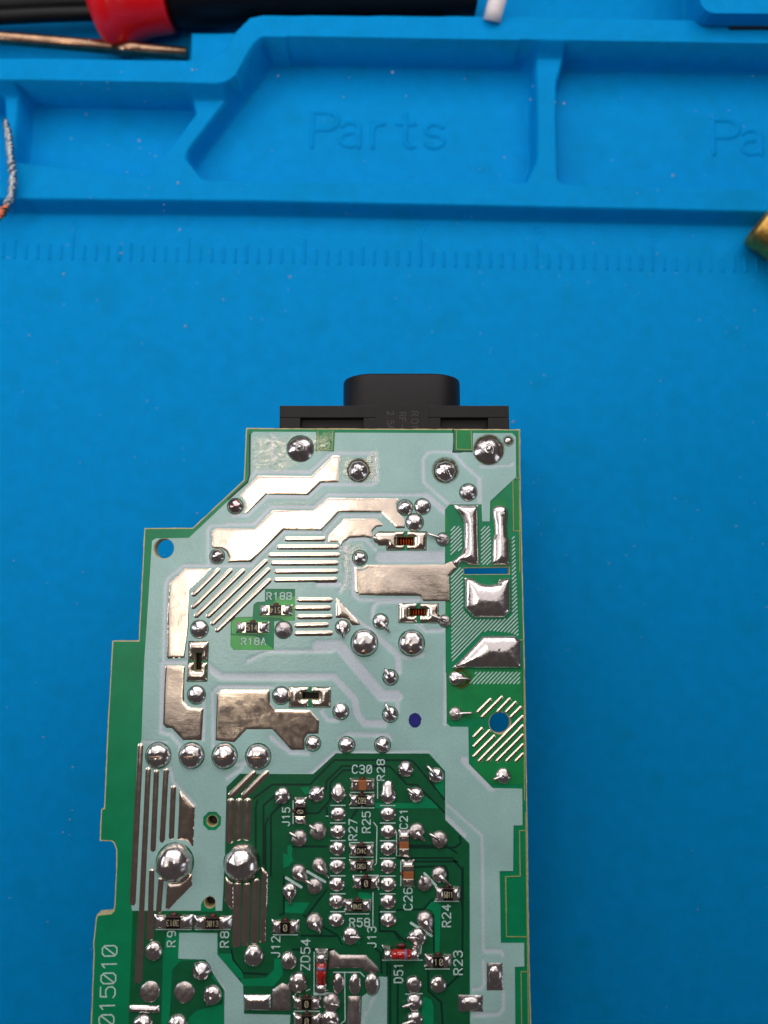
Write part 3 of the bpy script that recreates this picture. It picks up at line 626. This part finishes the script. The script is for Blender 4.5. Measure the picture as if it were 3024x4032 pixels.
text('printed_number', '0015010', pt('F',160,1688), 128*sc('F'), 0, 91.6, .006, M['ink'], board, .010, adv=130*sc('F')) if False else None
a0 = Vector(pt('F',160,1752)); a1 = Vector(pt('F',195,975))
for i, ch in enumerate('0105100'):
    p = a1.lerp(a0, i/6); text('printed_number', ch, p, 128*sc('F'), 0, 91, .0065, M['ink'], board, .0095)
pl = [FP(s) for s in ('I 785,400 1000,400', 'I 780,545 1000,545', 'I 775,868 995,868', 'I 775,1003 995,1003', 'I 1035,305 1035,455', 'I 1000,682 1030,722 1024,1060 1010,1076', 'I 248,480 248,690', 'I 1212,770 1212,990',
   'I 1252,1040 1252,1270', 'I 735,1532 955,1532', 'I 992,1335 992,1640', 'H 15,1058 385,1058', 'H 370,1000 378,900', 'H 415,1140 640,1140', 'H 500,510 725,510', 'F 630,772 955,772', 'F 995,772 1320,772', 'G 300,822 525,822',
   'G 682,985 680,1375', 'G 495,1533 730,1533', 'G 860,1172 1110,1172 1150,1212', 'G 965,1180 970,1620 930,1650', 'G 1045,268 1280,268 1280,400', 'G 640,1330 610,1345', 'H 230,1375 385,1370', 'I 890,360 890,380', 'I 888,525 888,545', 'I 880,1125 880,1145', 'I 555,622 575,622')]
for y in (522,685,850,1013,1178,1345,1512): pl += [FP('I %d,%d %d,%d' % (597, y, 733, y)), FP('I %d,%d %d,%d' % (1060, y+1, 1198, y+1))]
each('printed_outline', pl, .0072, .0175, M['ink'], board)
each('printed_outline', [FP(s) for s in ('I 182,1195 325,1283', 'I 380,1137 545,1233', 'E 562,1322 655,1420', 'H 280,712 470,830', 'G 685,1372 820,1372')], .019, .0185, M['ink'], board)
# ---------------------------------------------------------------- surface mounted parts
def smd(c_, x, y, L, Wd, ang, kind, mark='', up=0, body=.36, gx=0, gy=-1):
    s = sc(c_); cx, cy = pt(c_, x, y); L *= s; Wd *= s
    root = bpy.data.objects.new({'r':'resistor','c':'capacitor','d':'diode'}[kind], None); C.objects.link(root); root.parent = board
    root.location = (cx, cy, .012); root.rotation_euler = (0, 0, R(ang)); root.empty_display_size = .1
    bl = L*body/2; hh = {'r': .055, 'c': .085, 'd': .13}[kind]
    # solder fillets: high against the body, flowing to the pad end
    for sg in (-1, 1):
        V = []; F = []; NU, NV = 9, 9
        for i in range(NU):
            for j in range(NV):
                u = i/(NU-1); v = j/(NV-1)*2-1
                xx = sg*(bl*1.12+(L/2-bl*1.12)*u); yy = v*Wd/2*(1-.05*math.sin(u*3.1))
                e = math.sqrt(max(0, 1-abs(v)**3)); zz = (hh*.95*(1-u)**1.3+.045*math.sin(u*math.pi)**.8)*e
                V.append((xx, yy, zz))
        for i in range(NU-1):
            for j in range(NV-1):
                q = (i*NV+j, (i+1)*NV+j, (i+1)*NV+j+1, i*NV+j+1); F.append(q if sg > 0 else q[::-1])
        mesh('solder_fillet', V, F, M['solder'], root, True)
    if kind == 'r':
        box('body', -bl, bl, -Wd*.43, Wd*.43, .002, hh, M['chip_rim'], root, .006)
        box('glaze', -bl*.97, bl*.97, -Wd*.40, Wd*.40, hh-.004, hh+.005, M['chip'], root, .003)
        for sg in (-1, 1): box('terminal', sg*(bl+.03)-.034, sg*(bl+.03)+.034, -Wd*.44, Wd*.44, .004, hh-.002, M['tin'], root, .008)
        if mark: text('marking', mark, (0, 0), Wd*(.46 if len(mark) < 4 else .40), min(bl*1.7, Wd*.36*len(mark)), 180*up, hh+.0062, M['mark'], root, .0036 if len(mark) < 4 else .0028)
    elif kind == 'c':
        box('body', -bl, bl, -Wd*.40, Wd*.40, .002, hh, M['cap'], root, .01)
        for sg in (-1, 1): box('terminal', sg*(bl+.04)-.045, sg*(bl+.04)+.045, -Wd*.42, Wd*.42, .004, hh+.002, M['tin'], root, .014)
    else:
        tube('body', [(-bl*1.02, 0, .075), (bl*1.02, 0, .075)], Wd*.36, M['glass'], root, 16)
        tube('band', [(bl*.30, 0, .075), (bl*.55, 0, .075)], Wd*.365, M['glassdark'], root, 16)
        for sg in (-1, 1): tube('terminal', [(sg*bl, 0, .075), (sg*(bl+.1), 0, .075)], Wd*.39, M['solder'], root, 16)
    # red glue peeking out beside the body
    if kind == 'd' and ang: return root
    g = Wd*.5; import bmesh
    bm = bmesh.new(); bmesh.ops.create_uvsphere(bm, u_segments=14, v_segments=8, radius=1)
    for v in bm.verts: v.co = (v.co.x*bl*.5, v.co.y*.04+g*.92*(1 if up >= 0 else -1), v.co.z*.03+.004)
    me = bpy.data.meshes.new('glue_dot'); bm.to_mesh(me); bm.free(); link('glue_dot', me, M['glue'], root, True)
    return root
smd('A',1266,742,240,82,0,'r','514',1); smd('A',1097,868,240,84,0,'r','514')
smd('F',795,698,348,118,0,'r','3013',1); smd('F',1160,705,336,112,0,'r','3013')
smd('I',895,324,222,108,0,'c',body=.31); smd('I',889,470,228,104,0,'r','682',1,.36)
smd('I',886,935,220,102,0,'r','2442',1,.42); smd('I',886,1078,220,98,0,'r','1502',1,.42); smd('I',928,1238,236,106,0,'r','0',0,.36); smd('I',850,1450,240,100,0,'r','3740',1,.36)
smd('I',316,572,236,108,90,'r','0',0,.36); smd('I',1282,878,236,104,90,'c',body=.26); smd('I',1322,1156,232,114,90,'c',body=.28)
smd('H',624,437,228,120,0,'r','6011',0,.38); smd('H',533,1062,244,108,0,'r','10',0,.36); smd('G',415,743,246,110,0,'r','0',0,.34)
smd('H',190,982,336,112,0,'d','',0,.52); smd('G',752,1150,350,118,90,'d','',0,.52)
smd('G',613,1452,248,104,0,'r','0',0,.34); smd('G',615,1612,242,106,0,'r','0',0,.34)
# ---------------------------------------------------------------- ink dot, flux, burns
rng = random.Random(3); cc = pt('D',1314,488)
dot = [(cc[0]+(50+rng.uniform(-3,3)+(6 if abs(i-2) < 3 and i % 2 else 0))*sc('D')*math.cos(i*math.pi/18), cc[1]+(57+rng.uniform(-2,2))*sc('D')*math.sin(i*math.pi/18)) for i in range(36)]
region('ink_dot', [dot], [], .0172, .014, M['inkblue'], board)
def fade(poly, w_): return lambda x, y: np.clip(dpoly(x, y, poly)/w_, 0, 1)*(inpoly(x, y, poly) | (dpoly(x, y, poly) < 1e-4))
for s in ('U 240,200 330,150 640,165 900,160 1150,120 1150,350 950,400 760,520 620,590 270,580 235,560', 'U 1210,400 1300,390 1420,440 1620,300 1659,420 1659,760 1560,700 1210,700 1190,600',
          'B 140,360 235,330 340,330 370,480 260,500 250,730 150,700 170,600',
          'U 380,900 900,850 1100,790 1659,740 1659,820 1080,815 920,940 470,950 380,1000'):
    q = FP(s); region('flux_residue', [q], touching(q, HM+sh), .021, .0205, M['flux'], board, grid=.08, subdiv=.1, attr=fade(q, .12), smooth=True)
def burn(c_, x, y, r, dr):
    cx, cy = pt(c_, x, y); k = sc(c_); V = []; F = []; N = 32; at = []
    for q, (rr, a_) in enumerate(((r*.9, 1), (r*1.0, 1), (r+dr*.4, .8), (r+dr, 0))):
        for i in range(N): V.append((cx+rr*k*math.cos(2*math.pi*i/N), cy+rr*k*math.sin(2*math.pi*i/N), .0165+.0003*q)); at.append(a_)
    for q in range(3):
        for i in range(N): F.append((q*N+i, (q+1)*N+i, (q+1)*N+(i+1) % N, q*N+(i+1) % N))
    o = mesh('flux_burn', V, F, M['burn'], board, True); at_ = o.data.attributes.new('gap', 'FLOAT', 'POINT'); at_.data.foreach_set('value', at)
burn('V',700,560,122,40); burn('V',1170,336,158,26); burn('U',1418,560,120,26); burn('V',1385,242,38,34); burn('L',420,440,100,70)
# ---------------------------------------------------------------- mains inlet
inl = bpy.data.objects.new('mains_inlet', None); C.objects.link(inl); inl.parent = board; inl['label'] = 'black plastic mains inlet with rounded socket shroud'
zt = -.17
x0, yb = pt('T',209,272,zt); x1, _ = pt('T',1457,275,zt); ybk = pt('T',800,420,0)[1]-.9
yf = yb
# flange body with two recesses: built from blocks that butt together
rx = [pt('T',322,340,zt)[0], pt('T',665,340,zt)[0], pt('T',1085,340,zt)[0], pt('T',1343,340,zt)[0]]
ry = pt('T',500,338,zt)[1]
def bl(n, a, b, c, d, e, f, bev=.012): return box(n, a, b, c, d, e, f, M['plastic'], inl, bev)
bl('housing', x0, x1, ry, yf, -1.95, zt)
bl('housing', x0, rx[0], ybk, ry-.002, -1.95, zt-.002); bl('housing', rx[1], rx[2], ybk, ry-.002, -1.95, zt-.002); bl('housing', rx[3], x1, ybk, ry-.002, -1.95, zt-.002)
bl('recess_floor', rx[0]-.05, rx[1]+.05, ybk, ry+.05, -1.9, zt-.13); bl('recess_floor', rx[2]-.05, rx[3]+.05, ybk, ry+.05, -1.9, zt-.13)
cxa = pt('T',728,275,zt)[0]; cxb = pt('T',1020,275,zt)[0]
bl('raised_panel', cxa, cxb, ybk, yf+.004, -.5, zt+.006, .004)
# stadium shroud, axis along y
zc = -.80; xl = pt('T',556,200,zc)[0]; xr = pt('T',1190,200,zc)[0]; Hh = .52
yfr = pt('T',880,93,zc+Hh)[1]
def stad(inset_, n=14):
    out = []; r = Hh-inset_; ax = xl+Hh; bx = xr-Hh
    for i in range(n+1): a = -math.pi/2+math.pi*i/n; out.append((bx+r*math.cos(a), zc+r*math.sin(a)))
    for i in range(n+1): a = math.pi/2+math.pi*i/n; out.append((ax+r*math.cos(a), zc+r*math.sin(a)))
    return out
V = []; F = []; secs = [(yf-.05, 0), (yfr-.05, 0), (yfr-.015, .012), (yfr, .05), (yfr, .11), (yfr-.03, .13), (yfr-.9, .14)]
for y_, ins in secs: V += [(p[0], y_, p[1]) for p in stad(ins)]
ns = len(stad(0))
for i in range(len(secs)-1):
    for k in range(ns): F.append((i*ns+k, i*ns+(k+1) % ns, (i+1)*ns+(k+1) % ns, (i+1)*ns+k))
F.append(tuple((len(secs)-1)*ns+k for k in range(ns)))
mesh('shroud', V, F, M['plastic'], inl, True)
for dx in (-.43, .43): tube('contact_pin', [((xl+xr)/2+dx, yfr-.85, zc), ((xl+xr)/2+dx, yfr-.15, zc)], .12, M['solder'], inl, 12)
M['emb'] = mat('embossed_black_plastic', (46,43,42), .4, spec=.5)
for s, xx, yy, L in (('RON','944',358,112), ('RF-','878',352,90), ('2.5A','812',352,100)):
    k = .72333*.00402
    text('embossed_lettering', s, pt('T',float(xx),yy,zt), 36*k, L*k, -90, zt+.0085, M['emb'], inl, .0055)
# ---------------------------------------------------------------- components hanging under the board
def under(c_, x, y): return pt(c_, x, y, -.3)
tr = under('D',330,300); box('transformer', tr[0]-1.5, tr[0]+1.2, tr[1]-1.0, tr[1]+.9, -2.9, -.17, M['dark'], board, .05)
hs = under('C',1000,1500); box('heat_sink', hs[0]-.35, hs[0]+.35, hs[1]-1.0, hs[1]+1.2, -3.3, -.17, M['dark'], board, .03)
bc = under('B',1100,2400)
for x_, y_, r_, h_ in ((.75, -2.6, .62, 3.4), (-.9, -5.4, .5, 2.6), (1.2, -5.2, .7, 3.45), (-2.6, -6.6, .6, 3.45)):
    tube('electrolytic_capacitor', [(x_, y_, -.17), (x_, y_, -.17-h_)], r_, M['plastic'], board, 24)
for c_, x, y in (('B',640,330),('K',1095,582)):
    q = under(c_, x, y)
    tube('coil_core', [(q[0]-.35, q[1], -.62), (q[0]+.35, q[1], -.62)], .40, M['dark'], board, 16)
    if True:
        pts = []
        for i in range(140): a = i/140*2*math.pi*10; pts.append((q[0]-.22+.44*i/140, q[1]+.42*math.cos(a), -.62+.42*math.sin(a)))
        tube('coil_winding', pts, .021, M['copperwire'], board, 6)
for c_, x, y in (('A',700,1110),('D',460,290)):
    q = under(c_, x, y); box('slot_dark_box', q[0]-.3, q[0]+.3, q[1]-.3, q[1]+.3, -.8, -.165, M['blackrub'], board, .02)  # black boxes added under two slots to keep them dark

# ================================================================== THE MAT
ZW, ZR, ZB, ZF = -3.7, -2.95, -3.3, -3.87
mt = thing('silicone_work_mat', 'blue silicone repair mat with moulded parts trays and ruler under the circuit board', 'work mat', (0,0,ZW))
def mp(o): o.parent = mt; o.matrix_parent_inverse = Matrix.Translation((0,0,-ZW)); return o
rimS = FP('X 0,312 400,319 700,324 822,326 862,326 900,316 928,296 995,173 1035,143 1100,143 2061,156 3024,172', ZR)
rimS = [(-16, rimS[0][1]+.05)]+rimS+[(16, rimS[-1][1]-.1)]
rimN = FP('X 0,229 736,238 830,235 883,198 928,126 982,72 1034,60 2100,66 2747,79', ZR)
rimN = [(-16, rimN[0][1]+.05)]+rimN+[(16, rimN[-1][1]-.1)]
f1 = FP('X 159,431 762,441', ZF)+FP('X 752,445 572,684', ZB)+FP('X 125,682 119,672 136,464', ZF)
f2 = FP('X 1080,268 2054,285 2078,300 2081,680', ZF)+FP('X 2062,702 2050,706 1560,701 1000,696 830,692 806,688', ZB)+FP('X 784,690 776,680 780,664 800,634', ZF)
f3 = FP('X 2215,290 3060,300', ZF)+[(11.5, FP('X 3060,300', ZF)[0][1]-.1), (11.5, FP('X 3024,746', ZB)[0][1]-.1)]+FP('X 3024,726 2240,709 2218,704 2212,685', ZB)+FP('X 2208,330', ZB)
f0 = FP('X -20,400', ZF)+FP('X 2,400 2,700', ZB)+FP('X -20,700', ZB); f0 = [(-13, f0[0][1]), f0[1], f0[2], (-13, f0[3][1])]
bandS = FP('X 0,781 1000,790 1924,809 3024,832', ZB); bandS = [(-16, bandS[0][1]+.12)]+bandS+[(16, bandS[-1][1]-.16)]
yline = lambda L: (lambda x: np.interp(x, [p[0] for p in L], [p[1] for p in L]))
SH = (rimS[3][1]-rimS[1][1])/(rimS[3][0]-rimS[1][0]); ymin = FP('X 0,920', ZW)[0][1]-.6; ymax = 18.5
gx = np.arange(-15, 15.01, .038); gy = np.concatenate([np.arange(ymin, 15.6, .019), np.arange(15.7, ymax, .3)])
X, Y = np.meshgrid(gx, gy); Y = Y+SH*X; sh_ = X.shape; x = X.ravel(); y = Y.ravel()
def sstep(t): t = np.clip(t, 0, 1); return .55*t+.45*t*t*(3-2*t)
def side(L):  # signed distance to an open line, positive north
    d = dpoly(x, y, L, False); big = L+[(16, 60), (-16, 60)]; return np.where(inpoly(x, y, big), d, -d)
dS = side(rimS); dN = side(rimN); dB = side(bandS)
z = np.full(x.shape, ZW); z = ZW+(ZB-ZW)*sstep((dB+.15)/.16)
rim = sstep((dS+.18)/.20); zr = ZB+(ZR-ZB)*rim
z = np.where(dB > .05, zr, z)
fl = np.zeros(x.shape)
for k_, f in enumerate((f0, f1, f2, f3)):
    d = dpoly(x, y, f); d = np.where(inpoly(x, y, f), -d, d)
    runw = .11+.06*rim
    fl = np.maximum(fl, 1-sstep((d-.0)/runw))
z = z*(1-fl)+ZF*fl
z = np.where(dS > -.01, np.maximum(z, ZR-.002-.0*x), z)
tool = sstep((dN-.0)/.1); ZT = -4.0
z = z*(1-tool)+ZT*tool
# raised block and divider at far right of the tool tray
dvx = FP('X 2747,50', ZB)[0][0]; z = np.where((dN > 0) & (x > dvx), np.maximum(z, ZT+(ZR-.12-ZT)*sstep((x-dvx)/.14)), z)
lx = FP('X 744,200', ZB)[0][0]; ly = FP('X 744,122', ZB)[0][1]
z = np.where((dN > 0) & (x > lx) & (x < lx+3) & (y < ly), np.maximum(z, ZT+(ZR-.3-ZT)*sstep((x-lx)/.06)*sstep((ly-y)/.1)), z)
z += np.array([noise.noise(Vector((a*.8, b*.8, 0)))*.006 for a, b in zip(x, y)])
nx, ny = sh_[1], sh_[0]
idx = np.arange(nx*ny).reshape(ny, nx); Fq = np.stack([idx[:-1,:-1], idx[:-1,1:], idx[1:,1:], idx[1:,:-1]], -1).reshape(-1, 4)
me = bpy.data.meshes.new('parts_tray_strip'); me.from_pydata(np.stack([x, y, z], 1).tolist(), [], Fq.tolist()); me.update()
mp(link('parts_tray_strip', me, M['mat'], None, True))
# work surface with a gentle unevenness
gx = np.linspace(-15, 15, 120); gy = np.linspace(-17, ymin+.0, 110); X, Y = np.meshgrid(gx, gy); Y = Y+SH*X; xs, ys = X.ravel(), Y.ravel()
zw = [ZW+noise.noise(Vector((a*.8, b*.8, 0)))*.006 for a, b in zip(xs, ys)]
idx = np.arange(120*110).reshape(110, 120); Fq = np.stack([idx[:-1,:-1], idx[:-1,1:], idx[1:,1:], idx[1:,:-1]], -1).reshape(-1, 4)
me = bpy.data.meshes.new('work_surface'); me.from_pydata(list(zip(xs.tolist(), ys.tolist(), zw)), [], Fq.tolist()); me.update()
mp(link('work_surface', me, M['mat'], None, True))
# ruler ticks
tick_me = None
for i in range(-9, 32):
    n_ = i/10; cx_ = 285+457*n_*1.0
    for _ in (0,):
        kind = 0 if i % 10 == 0 else (1 if i % 5 == 0 else 2)
for i in range(-6, 62):
    cx_ = 285+45.7*i; yb_ = 1018+.0188*(cx_-285); L_ = (92 if i % 10 == 0 else 62 if i % 5 == 0 else 50)
    a = P(cx_, yb_, ZW); b = P(cx_-1.5, yb_-L_, ZW)
    key = (0 if i % 10 == 0 else 1 if i % 5 == 0 else 2)
    if tick_me is None: tick_me = {}
    if key not in tick_me:
        o = bar('tick_mark', (0, 0), (0, b[1]-a[1]), .040, .038, M['mat'], None, -.012); tick_me[key] = o.data; bpy.data.objects.remove(o)
    o = bpy.data.objects.new('tick_mark', tick_me[key]); C.objects.link(o); o.parent = mt; o.location = (a[0], a[1], 0)
def relief(name, s, c, h, w_, ang, z, sw, rz, adv=None):
    n = len(s); gw = h*4/6; a = (w_-gw)/(n-1) if n > 1 else 0; ca, sa = math.cos(R(ang)), math.sin(R(ang)); tot = a*(n-1)+gw
    V = []; F = []
    for i, ch in enumerate(s):
        for l in GP[ch]:
            for q in range(len(l)-1):
                p = []
                for (x_, y_) in l[q:q+2]:
                    X_ = i*a+x_/4*gw-tot/2; Y_ = (y_/6-.5)*h; p.append((c[0]+X_*ca-Y_*sa, c[1]+X_*sa+Y_*ca))
                if math.dist(p[0], p[1]) < 1e-5: continue
                o = bar('tmp', p[0], p[1], sw, rz, None, None, z, 6); s0 = len(V)
                V += [tuple(v.co) for v in o.data.vertices]; F += [tuple(s0+t for t in f.vertices) for f in o.data.polygons]
                m_ = o.data; bpy.data.objects.remove(o); bpy.data.meshes.remove(m_)
    return mesh(name, V, F, M['mat'], None, True)
def arc(cx_, cy_, rx_, ry_, a0_, a1_, n=9): return [(cx_+rx_*math.cos(R(a0_+(a1_-a0_)*i/n)), cy_+ry_*math.sin(R(a0_+(a1_-a0_)*i/n))) for i in range(n+1)]
GP = dict(G_)
GP['P'] = [[(0,0),(0,6),(2.4,6)]+arc(2.4,4.45,1.8,1.55,90,-90)+[(0,2.9)]]
GP['a'] = [arc(1.7,3.0,1.5,1.25,150,0,6)+[(3.2,0)], arc(1.7,1.2,1.6,1.2,80,340,10)]
GP['r'] = [[(.8,4.1),(.8,0)], [(.8,2.6)]+arc(2.3,2.7,1.5,1.4,180,80,5)]
GP['t'] = [[(1.6,5.8),(1.6,1)]+arc(2.6,1,1,1,180,290,5), [(.4,4.1),(3,4.1)]]
GP['s'] = [arc(1.8,3.15,1.4,1.0,30,250,8)+arc(1.8,1.1,1.5,1.1,80,-150,8)]
GP['0'] = GP['O']
a = FP('O 345,872', ZF)[0]; b = FP('O 1150,885', ZF)[0]; t_ = FP('O 345,672', ZF)[0]
hh = t_[1]-a[1]; ww = b[0]-a[0]
mp(relief('moulded_lettering', 'Parts', ((a[0]+b[0])/2, a[1]+hh/2), hh, ww, -.8, ZF-.012, .075, .050))
a2 = FP('Q 1338,910', ZF)[0]
mp(relief('moulded_lettering', 'Parts', (a2[0]+ww/2, a2[1]+hh/2-.03), hh, ww, -.8, ZF-.012, .075, .050))
for i, dgt in enumerate('456789'):
    q = P(285+457*i+6, 905+.0188*457*i-22, ZW)
    mp(relief('moulded_numeral', dgt, q, .28, .22, -1, ZW-.012, .034, .022))

# ================================================================== THINGS AROUND
# precision driver: red flared cap, black barrel, lying in the tool tray
drv = thing('precision_screwdriver', 'black screwdriver with a flared red end cap lying in the tool tray', 'screwdriver', (0,0,0))
zd = -3.1
def lathe_x(name, prof, cy_, cz_, m, parent, slope=0, n=32):
    V = []; F = []
    for (x_, r_) in prof:
        for k in range(n): a_ = 2*math.pi*k/n; V.append((x_, cy_+slope*(x_-prof[0][0])+r_*math.cos(a_), cz_+r_*math.sin(a_)))
    for i in range(len(prof)-1):
        for k in range(n): F.append((i*n+k, (i+1)*n+k, (i+1)*n+(k+1) % n, i*n+(k+1) % n))
    F.append(tuple(range(n))); F.append(tuple((len(prof)-1)*n+k for k in reversed(range(n))))
    return mesh(name, V, F, m, parent, True)
ax = P(360,-55,zd)[1]
def xx(p): return P(p,60,zd)[0]
rr = lambda p: ax-P(400,p,zd)[1]
lathe_x('end_cap', [(xx(352),.3),(xx(352),rr(20)),(xx(362),rr(70)),(xx(385),rr(118)),(xx(405),rr(148)),(xx(425),rr(163)),(xx(450),rr(168)),(xx(472),rr(160)),(xx(492),rr(140)),(xx(530),rr(118)),(xx(580),rr(103)),(xx(655),rr(94)),(xx(664),rr(88))], ax, zd, M['redplastic'], drv)
lathe_x('barrel', [(xx(660),rr(50)),(xx(668),rr(66)),(xx(700),rr(70)),(xx(900),rr(66)),(xx(1000),rr(52)),(xx(1870),rr(48)),(xx(1880),rr(20))], ax-.01, zd, M['blackrub'], drv, .0)
# bronze screwdriver shaft
sh2 = [P(-260,95,-3.3)+(-3.3,), P(0,149,-3.3)+(-3.3,), P(736,212,-3.3)+(-3.3,)]
rod = thing('steel_rod', 'bronze coloured metal rod lying below the black cables, its end by the tray corner', 'metal rod')
tube('rod_shaft', sh2, .135, M['shaft'], rod, 24); tube('rod_collar', [P(448,187,-3.3)+(-3.3,), P(560,197,-3.3)+(-3.3,)], .15, M['shaft'], rod, 24)
# black cables top left
for i, (y_, r_, lbl) in enumerate(((15, .22, 'upper thick black cable at the left of the red cap'), (62, .16, 'lower thinner black cable curving above the bronze rod'))):
    pts = [P(-300,y_+14,-3.4)+(-3.45,), P(0,y_+4,-3.4)+(-3.4,), P(180,y_-2,-3.4)+(-3.38,), P(350,y_-10,-3.4)+(-3.4,), P(600,y_-40,-3.4)+(-3.6,), P(900,y_-110,-3.4)+(-3.75,)]
    tag(tube('black_cable', pts, r_, M['blackrub'], None, 16), lbl, 'cable', 'black cables in the tool tray')
tag(tube('white_stick', [P(1937,84,-2.95)+(-2.95,), P(1945,50,-2.9)+(-2.85,), P(1995,-120,-2.5)+(-2.4,)], .19, M['white'], None, 20), 'white plastic stick leaning over the far rim of the mat', 'plastic stick')
c0 = P(2757,0,-2.55)[0]; y0 = P(2850,52,-2.55)[1]
V = []; rad = .3; 
pts2 = [(c0, y0+3), (c0, y0+rad)]+[(c0+rad-rad*math.cos(a_), y0+rad-rad*math.sin(a_)) for a_ in (R(20), R(45), R(70), R(90))]+[(14, y0-.05), (14, y0+3)]
o = region('blue_case_lid', [pts2], [], -2.55, -2.9, M['mat'], None, bottom=True, subdiv=.4)
lid_ = box('lid_shadow_box', c0+.75, 14, y0-.06, y0+1.2, -3.12, -2.9, M['blackrub'], None, .04); lid_.parent = o  # black box stands in for the shadow line under the lid
tag(o, 'corner of a blue plastic case lid overhanging the top right tray', 'case lid')
# brass tip
bt = thing('brass_tip', 'worn brass soldering tip sleeve entering at the right edge beside the ruler', 'metal sleeve')
a = Vector(P(2985,880,-3.2)+(-3.22,)); b_ = Vector(P(3330,1120,-3.2)+(-3.2,))
d = (b_-a).normalized()
M['brass'].node_tree.nodes['Principled BSDF'].inputs['Base Color'].default_value = lin((214,170,100))
tube('sleeve', [a, a+d*.03, a+d*.12, b_], [.38, .43, .45, .45], M['brass'], bt, 32); tube('collar', [a+d*.62, a+d*.66, a+d*.95, a+d*1.0], [.45, .475, .475, .45], M['brass'], bt, 32)
# twisted wire at left
wr = thing('stripped_wire', 'short bent strand of tinned copper wire with a bare copper end at the left edge', 'wire')
cl = [(22,478),(30,510),(38,560),(42,610),(46,650),(53,695),(52,740),(42,780),(25,815),(2,845),(-30,870)]
cz = [-2.9,-2.95,-3.0,-3.05,-3.05,-3.1,-3.12,-3.15,-3.2,-3.25,-3.3]
path = [Vector(P(p[0], p[1], z_)+(z_,)) for p, z_ in zip(cl, cz)]
fine = []
for i in range(len(path)-1):
    for k in range(8): fine.append(path[i].lerp(path[i+1], k/8))
fine.append(path[-1])
for s_ in range(5):
    pp = [p+Vector((0.042*math.cos(i*.55+s_*1.257), .03*math.sin(i*.55+s_*1.257), .05*math.sin(i*.55+s_*1.257)))*min(1, .4+i*.05)+Vector((rng.uniform(-.022,.022), rng.uniform(-.02,.02), rng.uniform(-.02,.02))) for i, p in enumerate(fine)]
    k = 64; tube('strand', pp[:k+1], .036, M['wire'], wr, 8); tube('copper_strand', pp[k:], .036, M['wire_cu'], wr, 8)
# dust and crumbs
rng = random.Random(11); V = []; F = []
spots = [(251,1080),(480,960),(707,905),(280,545),(548,555),(340,450),(1095,298),(1353,383),(1073,595),(700,720),(2220,406),(1890,665),(730,1285),(2650,690),(1985,620),(1545,285),(757,274),(500,678),(1140,1090),(476,998),(115,1320),(2134,1050),(880,1180),(2020,1660),(2600,1500),(350,160)]
for i in range(260): spots.append((rng.uniform(0,3024), rng.uniform(250,2400)))
for i in range(30): spots.append((rng.choice([rng.uniform(0,380), rng.uniform(2150,3024)]), rng.uniform(2000,4032)))
for i, (a_, b2) in enumerate(spots):
    zz = ZF if 440 < b2 < 700 and not (560 < a_ < 800) else (ZW if b2 > 860 else ZR)
    q = P(a_, b2, zz); s_ = rng.uniform(.018, .045) if i < 26 else rng.uniform(.005, .02); s0 = len(V)
    for t in ((1,0,0),(-.4,.8,0),(-.5,-.9,0),(0,0,.7)): V.append((q[0]+t[0]*s_*rng.uniform(.6,1.3), q[1]+t[1]*s_*rng.uniform(.5,1.2), zz+.003+t[2]*s_))
    F += [(s0,s0+1,s0+3),(s0+1,s0+2,s0+3),(s0+2,s0,s0+3)]
o = mesh('dust_specks', V, F, M['dust']); o['kind'] = 'stuff'; o['label'] = 'pale dust specks scattered over the blue mat'; o['category'] = 'dust'
